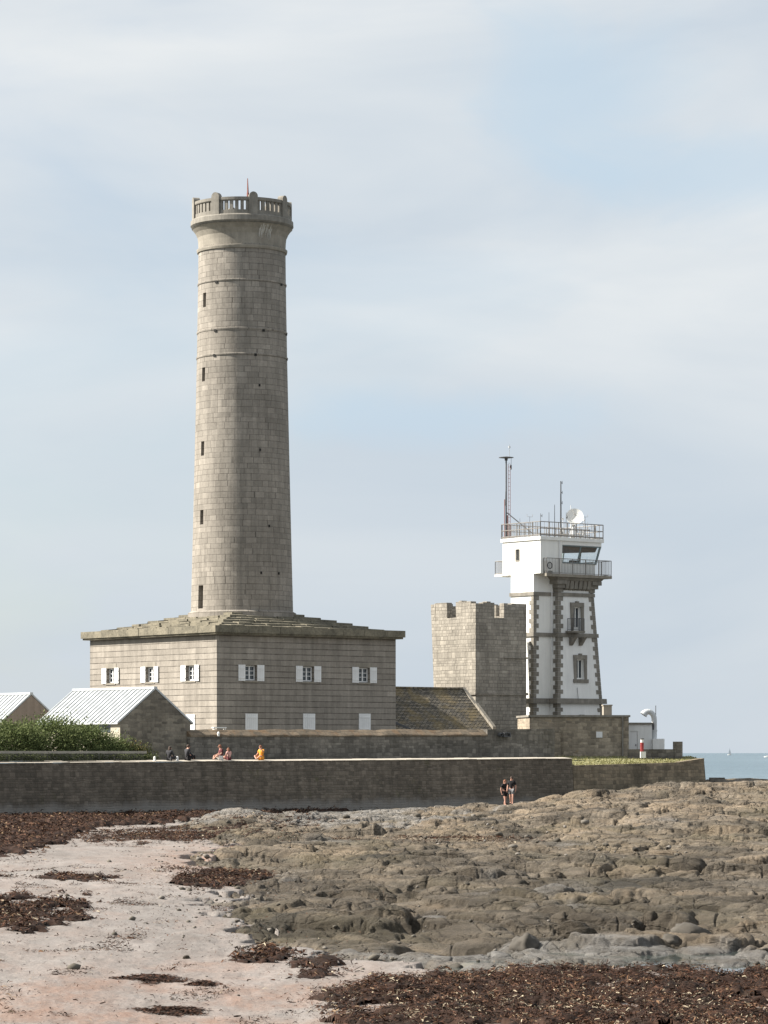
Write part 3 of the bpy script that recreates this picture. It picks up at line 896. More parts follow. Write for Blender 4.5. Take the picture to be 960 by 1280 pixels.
# ------------------------------------------------------------ the old lighthouse
P0 = pt(271, HY, 232); P0.z = 6.0
LH = root('lighthouse', P0, TH, 'tall round granite lighthouse tower rising from a square stone building with white shutters', 'lighthouse')
L = 16.65
zl = lambda py, D: zat(py, D) - 6.0
WZ0, WW, WH = 5.78, 1.05, 1.12
right_px = [313.5, 385, 455]; left_px = [138.5, 187.5, 238]
ru = [run(P0, UX, p) for p in right_px]; lu = [run(P0, VX, p) for p in left_px]
HT = 9.1
m = MB()
m.wall((0, 0, 0), (1, 0, 0), L, 0, HT, [(u - WW / 2, u + WW / 2, WZ0, WZ0 + WH) for u in ru], 0.32, (0, 1, 0))
m.wall((0, L, 0), (0, -1, 0), L, 0, HT, [(L - u - WW / 2, L - u + WW / 2, WZ0, WZ0 + WH) for u in lu], 0.42, (1, 0, 0))
m.wall((L, 0, 0), (0, 1, 0), L, 0, HT)
m.wall((L, L, 0), (-1, 0, 0), L, 0, HT)
m.build('base_wall', M['base'], LH)
def make_window(parent, loc, rz):
    fr = MB()
    w, h, y0, y1 = WW - .06, WH - .04, .20, .29
    z0 = .02
    fr.box(-w / 2, -w / 2 + .08, y0, y1, z0, z0 + h); fr.box(w / 2 - .08, w / 2, y0, y1, z0, z0 + h)
    fr.box(-w / 2 + .08, w / 2 - .08, y0 + .003, y1, z0, z0 + .08); fr.box(-w / 2 + .08, w / 2 - .08, y0 + .003, y1, z0 + h - .08, z0 + h)
    fr.box(-.05, .05, y0 - .012, y1 - .003, z0 + .08, z0 + h - .08)
    for k in (1, 2):
        zz = z0 + .08 + (h - .16) * k / 3
        fr.box(-w / 2 + .08, -.05, y0 + .02, y1 - .01, zz - .02, zz + .02); fr.box(.05, w / 2 - .08, y0 + .02, y1 - .01, zz - .02, zz + .02)
    f = fr.build('window', M['shutter'], parent)
    f.location, f.rotation_euler = loc, (0, 0, rz)
    pn = MB(); pn.box(-w / 2 + .05, w / 2 - .05, y1 - .03, y1 - .02, z0 + .05, z0 + h - .05)
    pn.build('pane', M['pane'], f)
    sl = MB(); sl.box(-WW / 2 - .12, WW / 2 + .12, -.05, .19, -.12, -.002); sl.build('sill', M['trim_pale'], f)
    sl = MB(); sl.box(-WW / 2 - .25, WW / 2 + .25, -.02, -.003, WH + .003, WH + .36); sl.build('lintel', M['trim_pale'], f)
    sh = MB()
    sw = .62
    for k in range(4): sh.box(-sw / 2 + sw * k / 4 + .006, -sw / 2 + sw * (k + 1) / 4 - .006, -.04, 0, 0, WH + .06)
    sh.box(-sw / 2 + .03, sw / 2 - .03, -.062, -.041, .18, .27); sh.box(-sw / 2 + .03, sw / 2 - .03, -.062, -.041, WH - .22, WH - .13)
    s1 = sh.build('shutter', M['shutter'], f)
    s1.location = (-WW / 2 - sw / 2 - .01, -.03, -.03)
    s2 = s1.copy(); COL.objects.link(s2); s2.parent = f
    s2.location = (WW / 2 + sw / 2 + .03, -.035, -.03); s2.rotation_euler = (0, 0, math.radians(-4))
    return f
w0 = make_window(LH, (ru[0], 0, WZ0), 0)
for u in ru[1:]: copy_part(w0, LH, (u, 0, WZ0), 0)
for u in lu: copy_part(w0, LH, (0, u, WZ0), math.radians(-90))
cs = MB()
for k in range(6): cs.box(-.56 + 1.12 * k / 6 + .006, -.56 + 1.12 * (k + 1) / 6 - .006, -.06, -.01, 0, 1.5)
for z in (.3, 1.18): cs.box(-.5, .5, -.085, -.061, z, z + .1)
c0 = cs.build('closed_shutter', M['shutter'], LH)
D_ = lambda u: 232 + u * UX.y
pxs = [314, 386, 455.5]
for i, p in enumerate(pxs):
    u = run(P0, UX, p)
    cc = c0 if i == 0 else copy_part(c0, LH)
    cc.location = (u, -.003, zl(892, D_(u)) - 1.5)
cc = copy_part(c0, LH)
u = run(P0, VX, 238.5); cc.location = (-.003, u, zl(893, 232 + u * VX.y) - 1.5); cc.rotation_euler = (0, 0, math.radians(-90))

# stepped roof of thick slabs
m = MB()
E_ = .52
m.box(-E_ + .12, L + E_ - .12, -E_ + .12, L + E_ - .12, HT + .001, HT + .13)
n_ = 9
for (ax, sgn) in ((0, 0), (0, 1), (1, 0), (1, 1)):                   # eave fascia slabs
    tot = L + 2 * E_
    for i in range(n_):
        a0, a1 = -E_ + tot * i / n_ + .012, -E_ + tot * (i + 1) / n_ - .012
        lo, hi = (-E_, -E_ + 2.2) if sgn == 0 else (L + E_ - 2.2, L + E_)
        if ax == 1: a0, a1 = max(a0, -E_ + 2.21), min(a1, L + E_ - 2.21)
        if a1 - a0 < .1: continue
        j = random.uniform(-.012, .012)
        o_ = random.uniform(-.02, .02)
        lo, hi = (lo + o_, hi) if sgn == 0 else (lo, hi + o_)
        if ax == 0: m.box(a0, a1, lo, hi, HT + .132, HT + .64 + j)
        else: m.box(lo, hi, a0, a1, HT + .132, HT + .64 + j)
m.build('eaves_slab', M['roofstone'], LH)
m = MB()
for k in range(6):
    ins = -E_ + 1.1 + .86 * k
    z0 = HT + .50 + .225 * k
    side = L - 2 * ins
    dep = 1.5
    n_ = max(4, int(side / 1.25))
    for sd in range(4):
        ph = random.uniform(-.3, .3)
        for i in range(n_):
            a0 = ins + side * i / n_ + (ph if i else 0) + .03
            a1 = ins + side * (i + 1) / n_ + (ph if i < n_ - 1 else 0) - .03
            j, o_ = random.uniform(-.04, .03), random.uniform(-.10, .10)
            T = z0 + .25 + j
            lo, hi = ins + o_, ins + dep
            c0_, c1_ = (0, 0)
            b0, b1 = a0, a1
            if i == 0: b0 = a0 + dep
            if i == n_ - 1: b1 = a1 - dep
            rise = .13
            def tf(a, d, z):
                x, y = a, d
                for _ in range(sd): x, y = L - y, x
                return (x, y, z)
            m.hexa([tf(a0, lo, z0 - .1), tf(a1, lo, z0 - .1), tf(b1, hi, z0 - .1), tf(b0, hi, z0 - .1)],
                   [tf(a0, lo, T), tf(a1, lo, T), tf(b1, hi, T + rise), tf(b0, hi, T + rise)])
m.build('roof', M['roofstone'], LH)

# round shaft
TC_ = (8.32, 8.32)
DT = 243.7; sT = DT / F
Z = lambda py: zl(py, 240.3)
def R(py): return np.interp(py, [262, 305, 348, 441, 560, 647, 745, 790], [55.0, 54.4, 54.8, 56.4, 59.0, 61.0, 63.4, 64.6]) * sT
to_local = lambda deg: math.radians(deg) - TH                       # world bearing of a point on the shaft -> local angle
front = -90 + math.degrees(math.atan2(10.8, 243.7))                  # bearing of the point nearest the viewer
_up = lambda p: 941 - (941 - p) * 241.8 / 240.3
slits = [(_up(a), _up(b), c) for a, b, c in [(366, 384, -57.5), (459.5, 477, -57), (552, 570, -56), (638, 656, -55), (732, 761, -54)]]
zs_py = sorted({262, 272, 284, 296, 305, 306.5, 330, 348, 349.5, 380, 409, 410.5, 441, 442.5, 500, 530, 600, 620, 690, 715, 790, *[a for s in slits for a in s[:2]]}, reverse=True)
cuts = set(np.linspace(0, 360, 97)[:-1].round(3))
holes = []
for a, b, dg in slits:
    w = 0.42 if a < 700 else .62
    hw = math.degrees(w / 2 / R(a))
    c_ = (front + dg) % 360
    holes.append((a, b, round(c_ - hw, 3), round(c_ + hw, 3)))
    cuts |= {round(c_ - hw, 3), round(c_ + hw, 3)}
cuts = sorted(cuts); cuts.append(cuts[0] + 360)
ang = [to_local(c_) for c_ in cuts]
prof = [(float(R(p)), Z(p)) for p in zs_py]
def skip(i, j):
    zt, zb = zs_py[j + 1], zs_py[j]
    am = (cuts[i] + cuts[i + 1]) / 2
    return any(a <= zt and zb <= b and c0 <= am <= c1 for a, b, c0, c1 in holes)
m = MB()
m.lathe(prof, ang, TC_, skip=skip, us=3.6)
m.build('shaft', M['shaft'], LH, smooth=False)
for a, b, c0, c1 in holes:
    m = MB()
    ra, rb = float(R(a)), float(R(b))
    dpt = .42
    cor = []
    for (py, r_) in ((b, rb), (a, ra)):
        for dg in (c0, c1):
            t_ = to_local(dg)
            cor.append(((TC_[0] + r_ * math.cos(t_), TC_[1] + r_ * math.sin(t_), Z(py)), (TC_[0] + (r_ - dpt) * math.cos(t_), TC_[1] + (r_ - dpt) * math.sin(t_), Z(py))))
    o_ = [cor[0], cor[1], cor[3], cor[2]]
    for i in range(4):
        j = (i + 1) % 4
        m.face([o_[i][0], o_[j][0], o_[j][1], o_[i][1]], 0)
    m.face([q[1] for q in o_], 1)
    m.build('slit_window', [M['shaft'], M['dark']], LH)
m = MB()                                                          # plinth and string courses
m.lathe([(float(R(790)) + .22, Z(797)), (float(R(770)) + .22, Z(764.5)), (float(R(764)) + .02, Z(762.5))], 96, TC_)
m.build('plinth', M['shaft'], LH)
for py, pr_, h_ in ((305, .14, .26), (348, .06, .15), (409, .06, .15), (441, .06, .15)):
    m = MB(); r_ = float(R(py)); z_ = Z(py)
    m.lathe([(r_ - .05, z_ - h_), (r_ + pr_ * .7, z_ - h_ * .9), (r_ + pr_, z_ - h_ * .3), (r_ + pr_, z_), (r_ - .05, z_ + .05)], 96, TC_)
    m.build('string_course', M['shaft'] if py > 310 else M['trim_pale'], LH)
# putlog holes: short dark stubs of old corbels
for py, dg in ((305, -37), (349, -35), (349, 62), (410, -36), (410, 28), (410, 78), (441, -37), (441, 17), (441, 80), (479, 22), (560, 22), (714, 22), (655, 33), (714, 46)):
    t_ = to_local(front + dg); r_ = float(R(py))
    c_ = Vector((TC_[0] + r_ * math.cos(t_), TC_[1] + r_ * math.sin(t_), Z(py) - .12)); rad = Vector((math.cos(t_), math.sin(t_), 0)); tg = Vector((-math.sin(t_), math.cos(t_), 0))
    a_ = .10 if py < 445 else .06
    m = MB()
    q = lambda s_, d_, z_: c_ + tg * s_ + rad * d_ + Vector((0, 0, z_))
    m.hexa([q(-a_, .07, -.09), q(a_, .07, -.09), q(a_, -.2, -.09), q(-a_, -.2, -.09)], [q(-a_, .07, .09), q(a_, .07, .09), q(a_, -.2, .09), q(-a_, -.2, .09)])
    m.build('beam_stub', M['dark'], LH)
# flared cornice and gallery
m = MB()
r55 = 54.4 * sT
m.lathe([(r55 + .0, Z(304)), (r55 + .02, Z(296)), (r55 + .06, Z(290)), (r55 + .22, Z(284)), (r55 + .42, Z(279.5)), (r55 + .52, Z(278))], 96, TC_)
m.build('cornice', M['trim_pale'], LH)
m = MB()
rg = 64.0 * sT
m.lathe([(r55 + .4, Z(278.2)), (rg - .12, Z(277.5)), (rg + .02, Z(275)), (rg, Z(269)), (rg - .1, Z(267.4)), (1.2, Z(267.4))], 96, TC_)
m.build('gallery_slab', M['trim'], LH)
rp = 61.0 * sT
zb_, zt_ = Z(267.4), Z(246.5)
def arc_box(m, r0, r1, d0, d1, z0, z1, n=6):
    for i in range(n):
        t0, t1 = to_local(d0 + (d1 - d0) * i / n), to_local(d0 + (d1 - d0) * (i + 1) / n)
        P = lambda r_, t_, z_: (TC_[0] + r_ * math.cos(t_), TC_[1] + r_ * math.sin(t_), z_)
        m.hexa([P(r1, t0, z0), P(r1, t1, z0), P(r0, t1, z0), P(r0, t0, z0)], [P(r1, t0, z1), P(r1, t1, z1), P(r0, t1, z1), P(r0, t0, z1)])
par = MB(); par.lathe([(rp + .0, zb_), (rp + .0, zb_ + .3), (rp - .3, zb_ + .3), (rp - .3, zb_)], 96, TC_)
par.lathe([(rp + .02, zt_ - .25), (rp + .05, zt_ - .2), (rp + .05, zt_), (rp - .33, zt_ + .02), (rp - .33, zt_ - .2), (rp - .3, zt_ - .25), (rp + .02, zt_ - .25)], 96, TC_)
PAR = par.build('parapet', M['trim'], LH)
for q in range(8):
    d0 = front - 77 + 45 * q
    pm = MB()
    hw = 5.0
    P = lambda r_, dg, z_: (TC_[0] + r_ * math.cos(to_local(dg)), TC_[1] + r_ * math.sin(to_local(dg)), z_)
    ro, ri = rp + .12, rp - .38
    pts = [(-hw, zb_ - .12), (hw, zb_ - .12), (hw, zt_ + .05)] + [(hw * math.cos(a), zt_ + .05 + .34 * math.sin(a)) for a in np.linspace(0.35, math.pi - .35, 7)] + [(-hw, zt_ + .05)]
    f_ = [P(ro, d0 + a, z) for a, z in pts]; b_ = [P(ri, d0 + a, z) for a, z in pts]
    pm.face(f_); pm.face(b_[::-1])
    for i in range(len(pts)):
        j = (i + 1) % len(pts)
        pm.face([f_[j], f_[i], b_[i], b_[j]])
    pm.build('pier', M['trim'], PAR)
    for k in range(6):
        bm_ = MB(); dd = d0 + 45 * (k + 1) / 7
        arc_box(bm_, rp - .24, rp - .04, dd - 2.0, dd + 2.0, zb_ + .3, zt_ - .25, 1)
        bm_.build('baluster', M['trim'], PAR)
rod = MB(); c_ = Vector((TC_[0] + .55, TC_[1], 0))
rod.tube((c_.x, c_.y, Z(267)), (c_.x, c_.y, zl(240, DT)), .09, 8); rod.tube((c_.x, c_.y, zl(240, DT)), (c_.x - .03, c_.y, zl(222, DT)), .075, 6, .03)
rod.build('lightning_rod', M['redmetal'], LH)
# bird lime streaks are a stain with a shape of its own
st = MB()
for k in range(26):
    dg = front + random.uniform(19, 41); t_ = to_local(dg); py0 = random.uniform(279, 287); ln = random.uniform(4, 13)
    hw = math.radians(random.uniform(.25, .8))
    def rr(py): return float(np.interp(py, [278, 279.5, 284, 290, 296, 304], [r55 + .535, r55 + .435, r55 + .235, r55 + .075, r55 + .035, r55 + .015]))
    n_ = 5
    for i in range(n_):
        p0, p1 = min(py0 + ln * i / n_, 303), min(py0 + ln * (i + 1) / n_, 303.5)
        w0_, w1_ = hw * (1 - i / n_ * .7), hw * (1 - (i + 1) / n_ * .7)
        G = lambda py, s_: (TC_[0] + rr(py) * math.cos(t_ + s_), TC_[1] + rr(py) * math.sin(t_ + s_), Z(py))
        st.face([G(p1, -w1_), G(p1, w1_), G(p0, w0_), G(p0, -w0_)])
st.build('lime_streaks', plain('bird lime', (0.5, 0.48, 0.44), .9), LH)

# ------------------------------------------------------------ ruined fort tower
K0 = pt(594.5, HY, 255); K0.z = 6.0
FT = root('fort_tower', K0, TH, 'square ruined stone tower with broken battlements beside the white signal tower', 'tower')
kx = run(K0, UX, 658); ky = run(K0, VX, 542.5)
kz = lambda py: zat(py, 256) - 6.0
zt = kz(752.5); zc = kz(775)
m = MB()
lean = lambda z: 0.42 * float(np.interp(z, [kz(870), kz(800), zt], [0, .55, 1.0]))       # the far left edge leans outward with height
def prof_edge(a0, a1, n, seed, gap=None):
    """ragged parapet top heights along one side"""
    out = []
    for i in range(n + 1):
        a = a0 + (a1 - a0) * i / n
        z = zt - .06 + .34 * perlin(np.array([a * 1.7 + seed]), np.array([seed * 1.3]), seed)[0] + .09 * perlin(np.array([a * 5.1]), np.array([seed * 2.7]), seed + 1)[0]
        out.append((a, z))
    return out
def parapet_side(m0, fr, inn, length, gaps, seed, th=.55, flip=False, s0=0.0, s1=0.0):
    """fr(a, z) -> point of outer face; inn: inward vector; solid pieces between gaps"""
    class _W:
        def face(s, q): m0.face(q[::-1] if flip else q)
    m = _W()
    cur = s0
    for g0, g1, gz in gaps + [(length - s1, length - s1, 0)]:
        n = max(1, int(round((g0 - cur) / .38)))
        e = prof_edge(cur, g0, n, seed)
        for (a, za), (b, zb2) in zip(e, e[1:]):
            step = round((za + zb2) / 2 / .09) * .09
            if a < 1e-6: za_ = zb_2 = step
            q = [fr(a, zc), fr(b, zc), fr(b, step), fr(a, step)]
            qi = [p + inn * th for p in q]
            m.face(q); m.face([qi[1], qi[0], qi[3], qi[2]])
            m.face([q[3], q[2], qi[2], qi[3]])
            m.face([q[0], q[3], qi[3], qi[0]]); m.face([q[2], q[1], qi[1], qi[2]])
        if g1 > g0:
            n2 = 3
            for k in range(n2):
                a, b = g0 + (g1 - g0) * k / n2, g0 + (g1 - g0) * (k + 1) / n2
                zz = gz + .12 * perlin(np.array([a * 3.3]), np.array([seed + .5]), seed)[0]
                q = [fr(a, zc), fr(b, zc), fr(b, zz), fr(a, zz)]
                qi = [p + inn * th for p in q]
                m.face(q); m.face([qi[1], qi[0], qi[3], qi[2]]); m.face([q[3], q[2], qi[2], qi[3]])
        cur = g1
ledge = kz(866)
out_l = 0.12
FR = lambda a, z: Vector((a, 0, z))
LFc = lambda a, z: Vector((0, a + (a / ky) * lean(z), z))                  # a from the corner back
BKc = lambda a, z: Vector((a, ky + lean(z), z))
RTc = lambda a, z: Vector((kx, a, z))
zrow = [0.0, ledge - .2, ledge, kz(835), kz(800), kz(786), zc]
def side(fr, length, flip, inset):
    n = 6
    for z0_, z1_ in zip(zrow, zrow[1:]):
        for i in range(n):
            a, b = length * i / n, length * (i + 1) / n
            q = [fr(a, z0_), fr(b, z0_), fr(b, z1_), fr(a, z1_)]
            m.face(q[::-1] if flip else q)
side(FR, kx, False, 0); side(LFc, ky, True, 0); side(RTc, ky, False, 0); side(BKc, kx, True, 0)
m.face([FR(0, zc), FR(kx, zc), BKc(kx, zc), BKc(0, zc)])
g_r = [(run(K0, UX, 618.0), run(K0, UX, 630.0), kz(772))]
g_l = [(run(K0, VX, 571.5), run(K0, VX, 561), kz(771.5))]
parapet_side(m, FR, Vector((0, 1, 0)), kx, g_r, 3)
parapet_side(m, LFc, Vector((1, 0, 0)), ky, g_l, 5, flip=True, s0=.553, s1=.553)
parapet_side(m, BKc, Vector((0, -1, 0)), kx, [(kx * .42, kx * .62, kz(768))], 9, flip=True)
parapet_side(m, RTc, Vector((-1, 0, 0)), ky, [(ky * .4, ky * .6, kz(768))], 12, s0=.553, s1=.553)
m.build('wall', M['fort'], FT)
m = MB()
m.box(-.14, kx + .1, -.14, -.002, ledge - .16, ledge + .03); m.box(-.14, -.002, -.002, ky + .1, ledge - .16, ledge + .03)
m.build('string_course', M['fort'], FT)
z2 = kz(821); m = MB(); m.box(kx * .55, kx + .08, -.1, -.002, z2 - .1, z2 + .03); m.build('string_course', M['fort'], FT)
def stone(name, loc, s, mat, label, seed, rz=0.0, flat=.6):
    import bmesh
    bm = bmesh.new()
    bmesh.ops.create_icosphere(bm, subdivisions=3, radius=1.0)
    for v in bm.verts:
        p = v.co.copy()
        n = perlin(np.array([p.x * 1.3 + seed]), np.array([p.y * 1.3 + p.z * 1.7 + seed * .7]), seed)[0] * .5
        n += perlin(np.array([p.x * 3.1 + seed]), np.array([p.y * 3.1 - p.z * 2.3]), seed + 2)[0] * .2
        p *= 1 + n
        p.x, p.y, p.z = round(p.x * 3.2) / 3.2 * .35 + p.x * .65, round(p.y * 3) / 3 * .35 + p.y * .65, max(p.z, -.45)
        v.co = Vector((p.x * s[0], p.y * s[1], p.z * s[2]))
    me = bpy.data.meshes.new(name); bm.to_mesh(me); bm.free()
    me.materials.append(mat)
    me.polygons.foreach_set('use_smooth', [True] * len(me.polygons))
    o = bpy.data.objects.new(name, me); COL.objects.link(o); o.location = loc; o.rotation_euler = (0, 0, rz)
    return tag(o, label, 'rock')

# ------------------------------------------------------------ chapel with stone roof
cu0, cu1 = 16.68, 0
C0 = P0 + UX * 16.70 + VX * 0.5; C0.z = 6.0
CH = root('chapel', C0, TH, 'low chapel with steep dark stone roof between the lighthouse base and the ruined tower', 'chapel')
eL = run(C0, UX, 619.5)
De = C0.y + UX.y * eL
ze = zat(912.5, De) - 6
half = 0.0
# find the ridge position: verge rises to px 580, py 860
E1 = C0 + UX * eL
half = run(E1, VX, 580.5); Dr = E1.y + VX.y * half; zr = zat(860.5, Dr) - 6
m = MB()
m.box(0, eL - .3, .15, 2 * half - .15, 0, ze - .02)
m.build('wall', M['enclosure'], CH)
m = MB()
rows = 14
for s_ in (0, 1):
    for k in range(rows):
        t0, t1 = k / rows, (k + 1) / rows
        y0, y1 = half * t0, half * t1
        za, zb2 = ze + (zr - ze) * t0, ze + (zr - ze) * t1
        if s_: y0, y1 = 2 * half - y0, 2 * half - y1
        q = [(0, y0, za), (eL - .28, y0, za), (eL - .28, y1, zb2 - .02), (0, y1, zb2 - .02)]
        u_ = [(0, k * .52), (eL, k * .52), (eL, k * .52 + .52), (0, k * .52 + .52)]
        m.face(q if not s_ else q[::-1], 0, u_ if not s_ else u_[::-1])
        dz = .04
        q = [(0, y0, za - dz), (eL - .28, y0, za - dz), (eL - .28, y0, za), (0, y0, za)]
        m.face(q if not s_ else q[::-1], 0)
m.build('roof', M['slate'], CH)
m = MB()
w_ = .26
for s_ in (0, 1):
    f = (lambda y: y) if not s_ else (lambda y: 2 * half - y)
    for k in range(7):
        t0, t1 = k / 7 + .004, (k + 1) / 7 - .004
        y0, y1 = f(half * t0), f(half * t1)
        za, zb2 = ze + (zr - ze) * t0, ze + (zr - ze) * t1
        up = .26 if k < 4 else .10
        a_, b_ = sorted((y0, y1)); z_a, z_b = (za, zb2) if not s_ else (zb2, za)
        m.hexa([(eL - w_, a_, z_a - .5), (eL + .05, a_, z_a - .5), (eL + .05, b_, z_b - .5), (eL - w_, b_, z_b - .5)],
               [(eL - w_, a_, z_a + up), (eL + .05, a_, z_a + up), (eL + .05, b_, z_b + up), (eL - w_, b_, z_b + up)])
m.build('gable_coping', M['trim_pale'], CH)
m = MB()
m.face([(eL - .1, .1, 0), (eL - .1, 2 * half - .1, 0), (eL - .1, 2 * half - .1, ze), (eL - .1, half, zr - .2), (eL - .1, .1, ze)])
m.build('gable_wall', M['fort'], CH)
m = MB()
m.box(-.02, eL - .28, half - .14, half + .14, zr - .08, zr + .06)
m.build('ridge', M['slate'], CH)
# lead valley where the roof meets the lighthouse wall
m = MB()
m.hexa([(.0, .9, ze + .68), (.12, .75, ze + .55), (1.75, -.02, ze - .05), (1.62, .1, ze + .0)], [(.0, .9, ze + .98), (.12, .75, ze + .85), (1.75, -.02, ze + .12), (1.62, .1, ze + .16)])
m.build('valley_gutter', M['darkmetal'], CH)

# ------------------------------------------------------------ white signal tower
Q0 = pt(667, HY, 262); Q0.z = 6.0
SG = root('signal_tower', Q0, TH, 'white signal tower with grey stone quoins, glazed lookout room and railed balconies', 'signal tower')
qs = 262 / F
q_z = lambda py: (HY - py) * qs + .5
q_x = lambda px, y: ((px - 667) * qs + .624 * y) / .7815
zA, zL1, zM, zT, zFl, zRf, zRl = q_z(897), q_z(876), q_z(793), q_z(742), q_z(717), q_z(672), q_z(652.5)
x0m, x1m, ym, D_m = q_x(698.5, -.5), q_x(745, -.5), -.5, 4.6
bat = lambda z: .58 * max(0.0, (zT - z)) / (zT - zA)
def corner(ix, iy, z, out=0.0):
    b = bat(z) + out
    return Vector(((x1m + b) if ix else (x0m - b), (ym + D_m + b) if iy else (ym - b), z))
# openings of the front face, in face coordinates
def front_pt(px, z): return q_x(px, ym - bat(z))
door = (q_x(719, -.7), q_x(729, -.7), q_z(790), q_z(757))
win = (q_x(722.5, -.9), q_x(732.5, -.9), q_z(848), q_z(823))
m = MB()
zs = [0.0, zA, zL1, win[2], win[3], zM, door[2], door[3], zT, zFl - .02]
xs_hole = [door, win]
for z0_, z1_ in zip(zs, zs[1:]):
    for f in range(4):
        ca = [(0, 0), (1, 0), (1, 1), (0, 1)]
        p, q = ca[f], ca[(f + 1) % 4]
        a0, b0, b1, a1 = corner(*p, z0_), corner(*q, z0_), corner(*q, z1_), corner(*p, z1_)
        h = [o for o in xs_hole if f == 0 and o[2] <= z0_ and z1_ <= o[3]]
        if h:
            o = h[0]
            pl = lambda x, z: Vector((x, ym - bat(z), z))
            m.face([a0, pl(o[0], z0_), pl(o[0], z1_), a1]); m.face([pl(o[1], z0_), b0, b1, pl(o[1], z1_)])
            inn = Vector((0, .3, 0))
            qq = [pl(o[0], z0_), pl(o[1], z0_), pl(o[1], z1_), pl(o[0], z1_)]
            for i in range(4):
                j = (i + 1) % 4
                m.face([qq[i], qq[j], qq[j] + inn, qq[i] + inn])
        else:
            m.face([a0, b0, b1, a1])
m.build('main_wall', M['white_worn'], SG)
# stair wing to the left, flush with the overhanging upper block
yW = 2.83
xo = 3.2
m = MB()
m.wall((0, yW, 0), (0, -1, 0), yW, 0, zFl, ()); m.wall((0, 0, 0), (1, 0, 0), xo, 0, zFl); m.wall((xo, yW, 0), (-1, 0, 0), xo, 0, zFl)
m.build('stair_wing', M['white'], SG)
yb0, yb1 = -.84, 3.88
xs1 = q_x(703.5, yb0)
sq = (q_x(0, 0),)
m = MB()
sw0, sw1 = 2.62 - .17, 2.62 + .17                              # small window of the lit side
m.wall((0, yb1, 0), (0, -1, 0), yb1 - yb0, zFl, zRf - .2, [(yb1 - 2.2, yb1 - 1.8, q_z(699), q_z(685))], .2, (1, 0, 0))
m.wall((0, yb0, 0), (1, 0, 0), xs1, zFl, zRf - .2)
m.wall((xs1, yb0, 0), (0, 1, 0), yb1 - yb0, zFl, zRf - .2)
m.wall((xs1, yb1, 0), (-1, 0, 0), xs1, zFl, zRf - .2)
m.face([(0, yb0, zFl), (0, yb1, zFl), (xs1, yb1, zFl), (xs1, yb0, zFl)])
m.build('upper_block', M['white'], SG)
m = MB(); m.box(.14, .19, 1.8, 2.2, q_z(699), q_z(685)); m.build('pane', M['pane'], SG)
m = MB(); m.box(-.03, .06, 1.74, 2.26, q_z(699) - .1, q_z(699) - .002); m.box(-.03, .06, 1.74, 1.8, q_z(699), q_z(685)); m.box(-.03, .06, 2.2, 2.26, q_z(699), q_z(685)); m.build('window', M['trim_pale'], SG)
# lookout room with leaning glass
xR0, xR1 = xs1 + .02, q_x(748, -.45)
xT1 = q_x(755.5, yb0)
zS, zH = q_z(702.5), q_z(680)
m = MB()
m.wall((xR0, -.45, 0), (1, 0, 0), xR1 - xR0, zFl, zS); m.wall((xR1, -.45, 0), (0, 1, 0), 4.2, zFl, zS); m.wall((xR1, 3.75, 0), (-1, 0, 0), xR1 - xR0, zFl, zS)
m.box(xR0, xR1, -.45, 3.75, zFl - .1, zFl + .05)
m.hexa([(xR0, -.45, zS - .1), (xR1, -.45, zS - .1), (xR1, -.15, zS - .1), (xR0, -.15, zS - .1)], [(xR0, -.47, zS), (xR1 + .02, -.47, zS), (xR1 + .02, -.1, zS), (xR0, -.1, zS)])
m.build('lookout_wall', M['white'], SG)
m = MB()
m.box(xR0, xT1, yb0, yb1, zH, zRf - .2)
m.build('lookout_lintel', M['white'], SG)
gl = MB()
ft = lambda x, s: Vector((x + (xT1 - xR1) * s * (x - xR0) / (xR1 - xR0), -.45 + (yb0 + .06 + .45) * s, zS + (zH - zS) * s))
nb = 3
for i in range(nb):
    a, b = xR0 + (xR1 - xR0) * i / nb, xR0 + (xR1 - xR0) * (i + 1) / nb
    gl.face([ft(a, 0), ft(b, 0), ft(b, 1), ft(a, 1)])
gl.face([(xR1, -.45, zS), (xR1, 3.75, zS), (xT1 - .05, yb1 - .05, zH), (xT1 - .05, yb0 + .06, zH)])
gl.face([(xR1, 3.75, zS), (xR0, 3.75, zS), (xR0, yb1 - .05, zH), (xT1 - .05, yb1 - .05, zH)])
gl.build('lookout_glass', M['clear'], SG)
fm = MB()
for x in (xR0 + .05, xR0 + (xR1 - xR0) * .49, xR1 - .02):
    fm.tube(ft(x, 0), ft(x, 1), .065, 6)
fm.tube(ft(xR0, .03), ft(xR1, .03), .06, 6); fm.tube(ft(xR0, .97), ft(xR1, .97), .06, 6)
fm.build('lookout_frame', M['frame_grey'], SG)
fm = MB(); fm.tube((xR1, -.45, zS), (xT1 - .05, yb0 + .1, zH), .10, 6); fm.build('corner_post', M['frame_grey'], SG)
fm = MB(); fm.tube((xR1, 3.75, zS), (xT1 - .05, yb1 - .1, zH), .10, 6); fm.build('corner_post', M['frame_grey'], SG)
fm = MB(); fm.tube((xR1, 1.6, zS), (xT1 - .05, 1.6, zH), .08, 6); fm.build('mullion', M['frame_grey'], SG); fm = MB()
fm.tube((xR0 + 1.4, 3.75, zS), (xR0 + 1.4, yb1 - .05, zH), .07, 6)
fm.build('mullion', M['frame_grey'], SG)
m = MB(); m.hexa([(xR0 + .05, -.3, zH - .68), (xR1 + .1, -.3, zH - .45), (xR1 + .1, -.2, zH - .45), (xR0 + .05, -.2, zH - .68)], [(xR0 + .05, -.5, zH - .02), (xR1 + .2, -.5, zH - .02), (xR1 + .2, -.4, zH - .02), (xR0 + .05, -.4, zH - .02)])
m.build('ceiling_shade_strip', M['darkmetal'], SG)  # dark slat added behind the upper glass, stands for the ceiling's shade
m = MB()
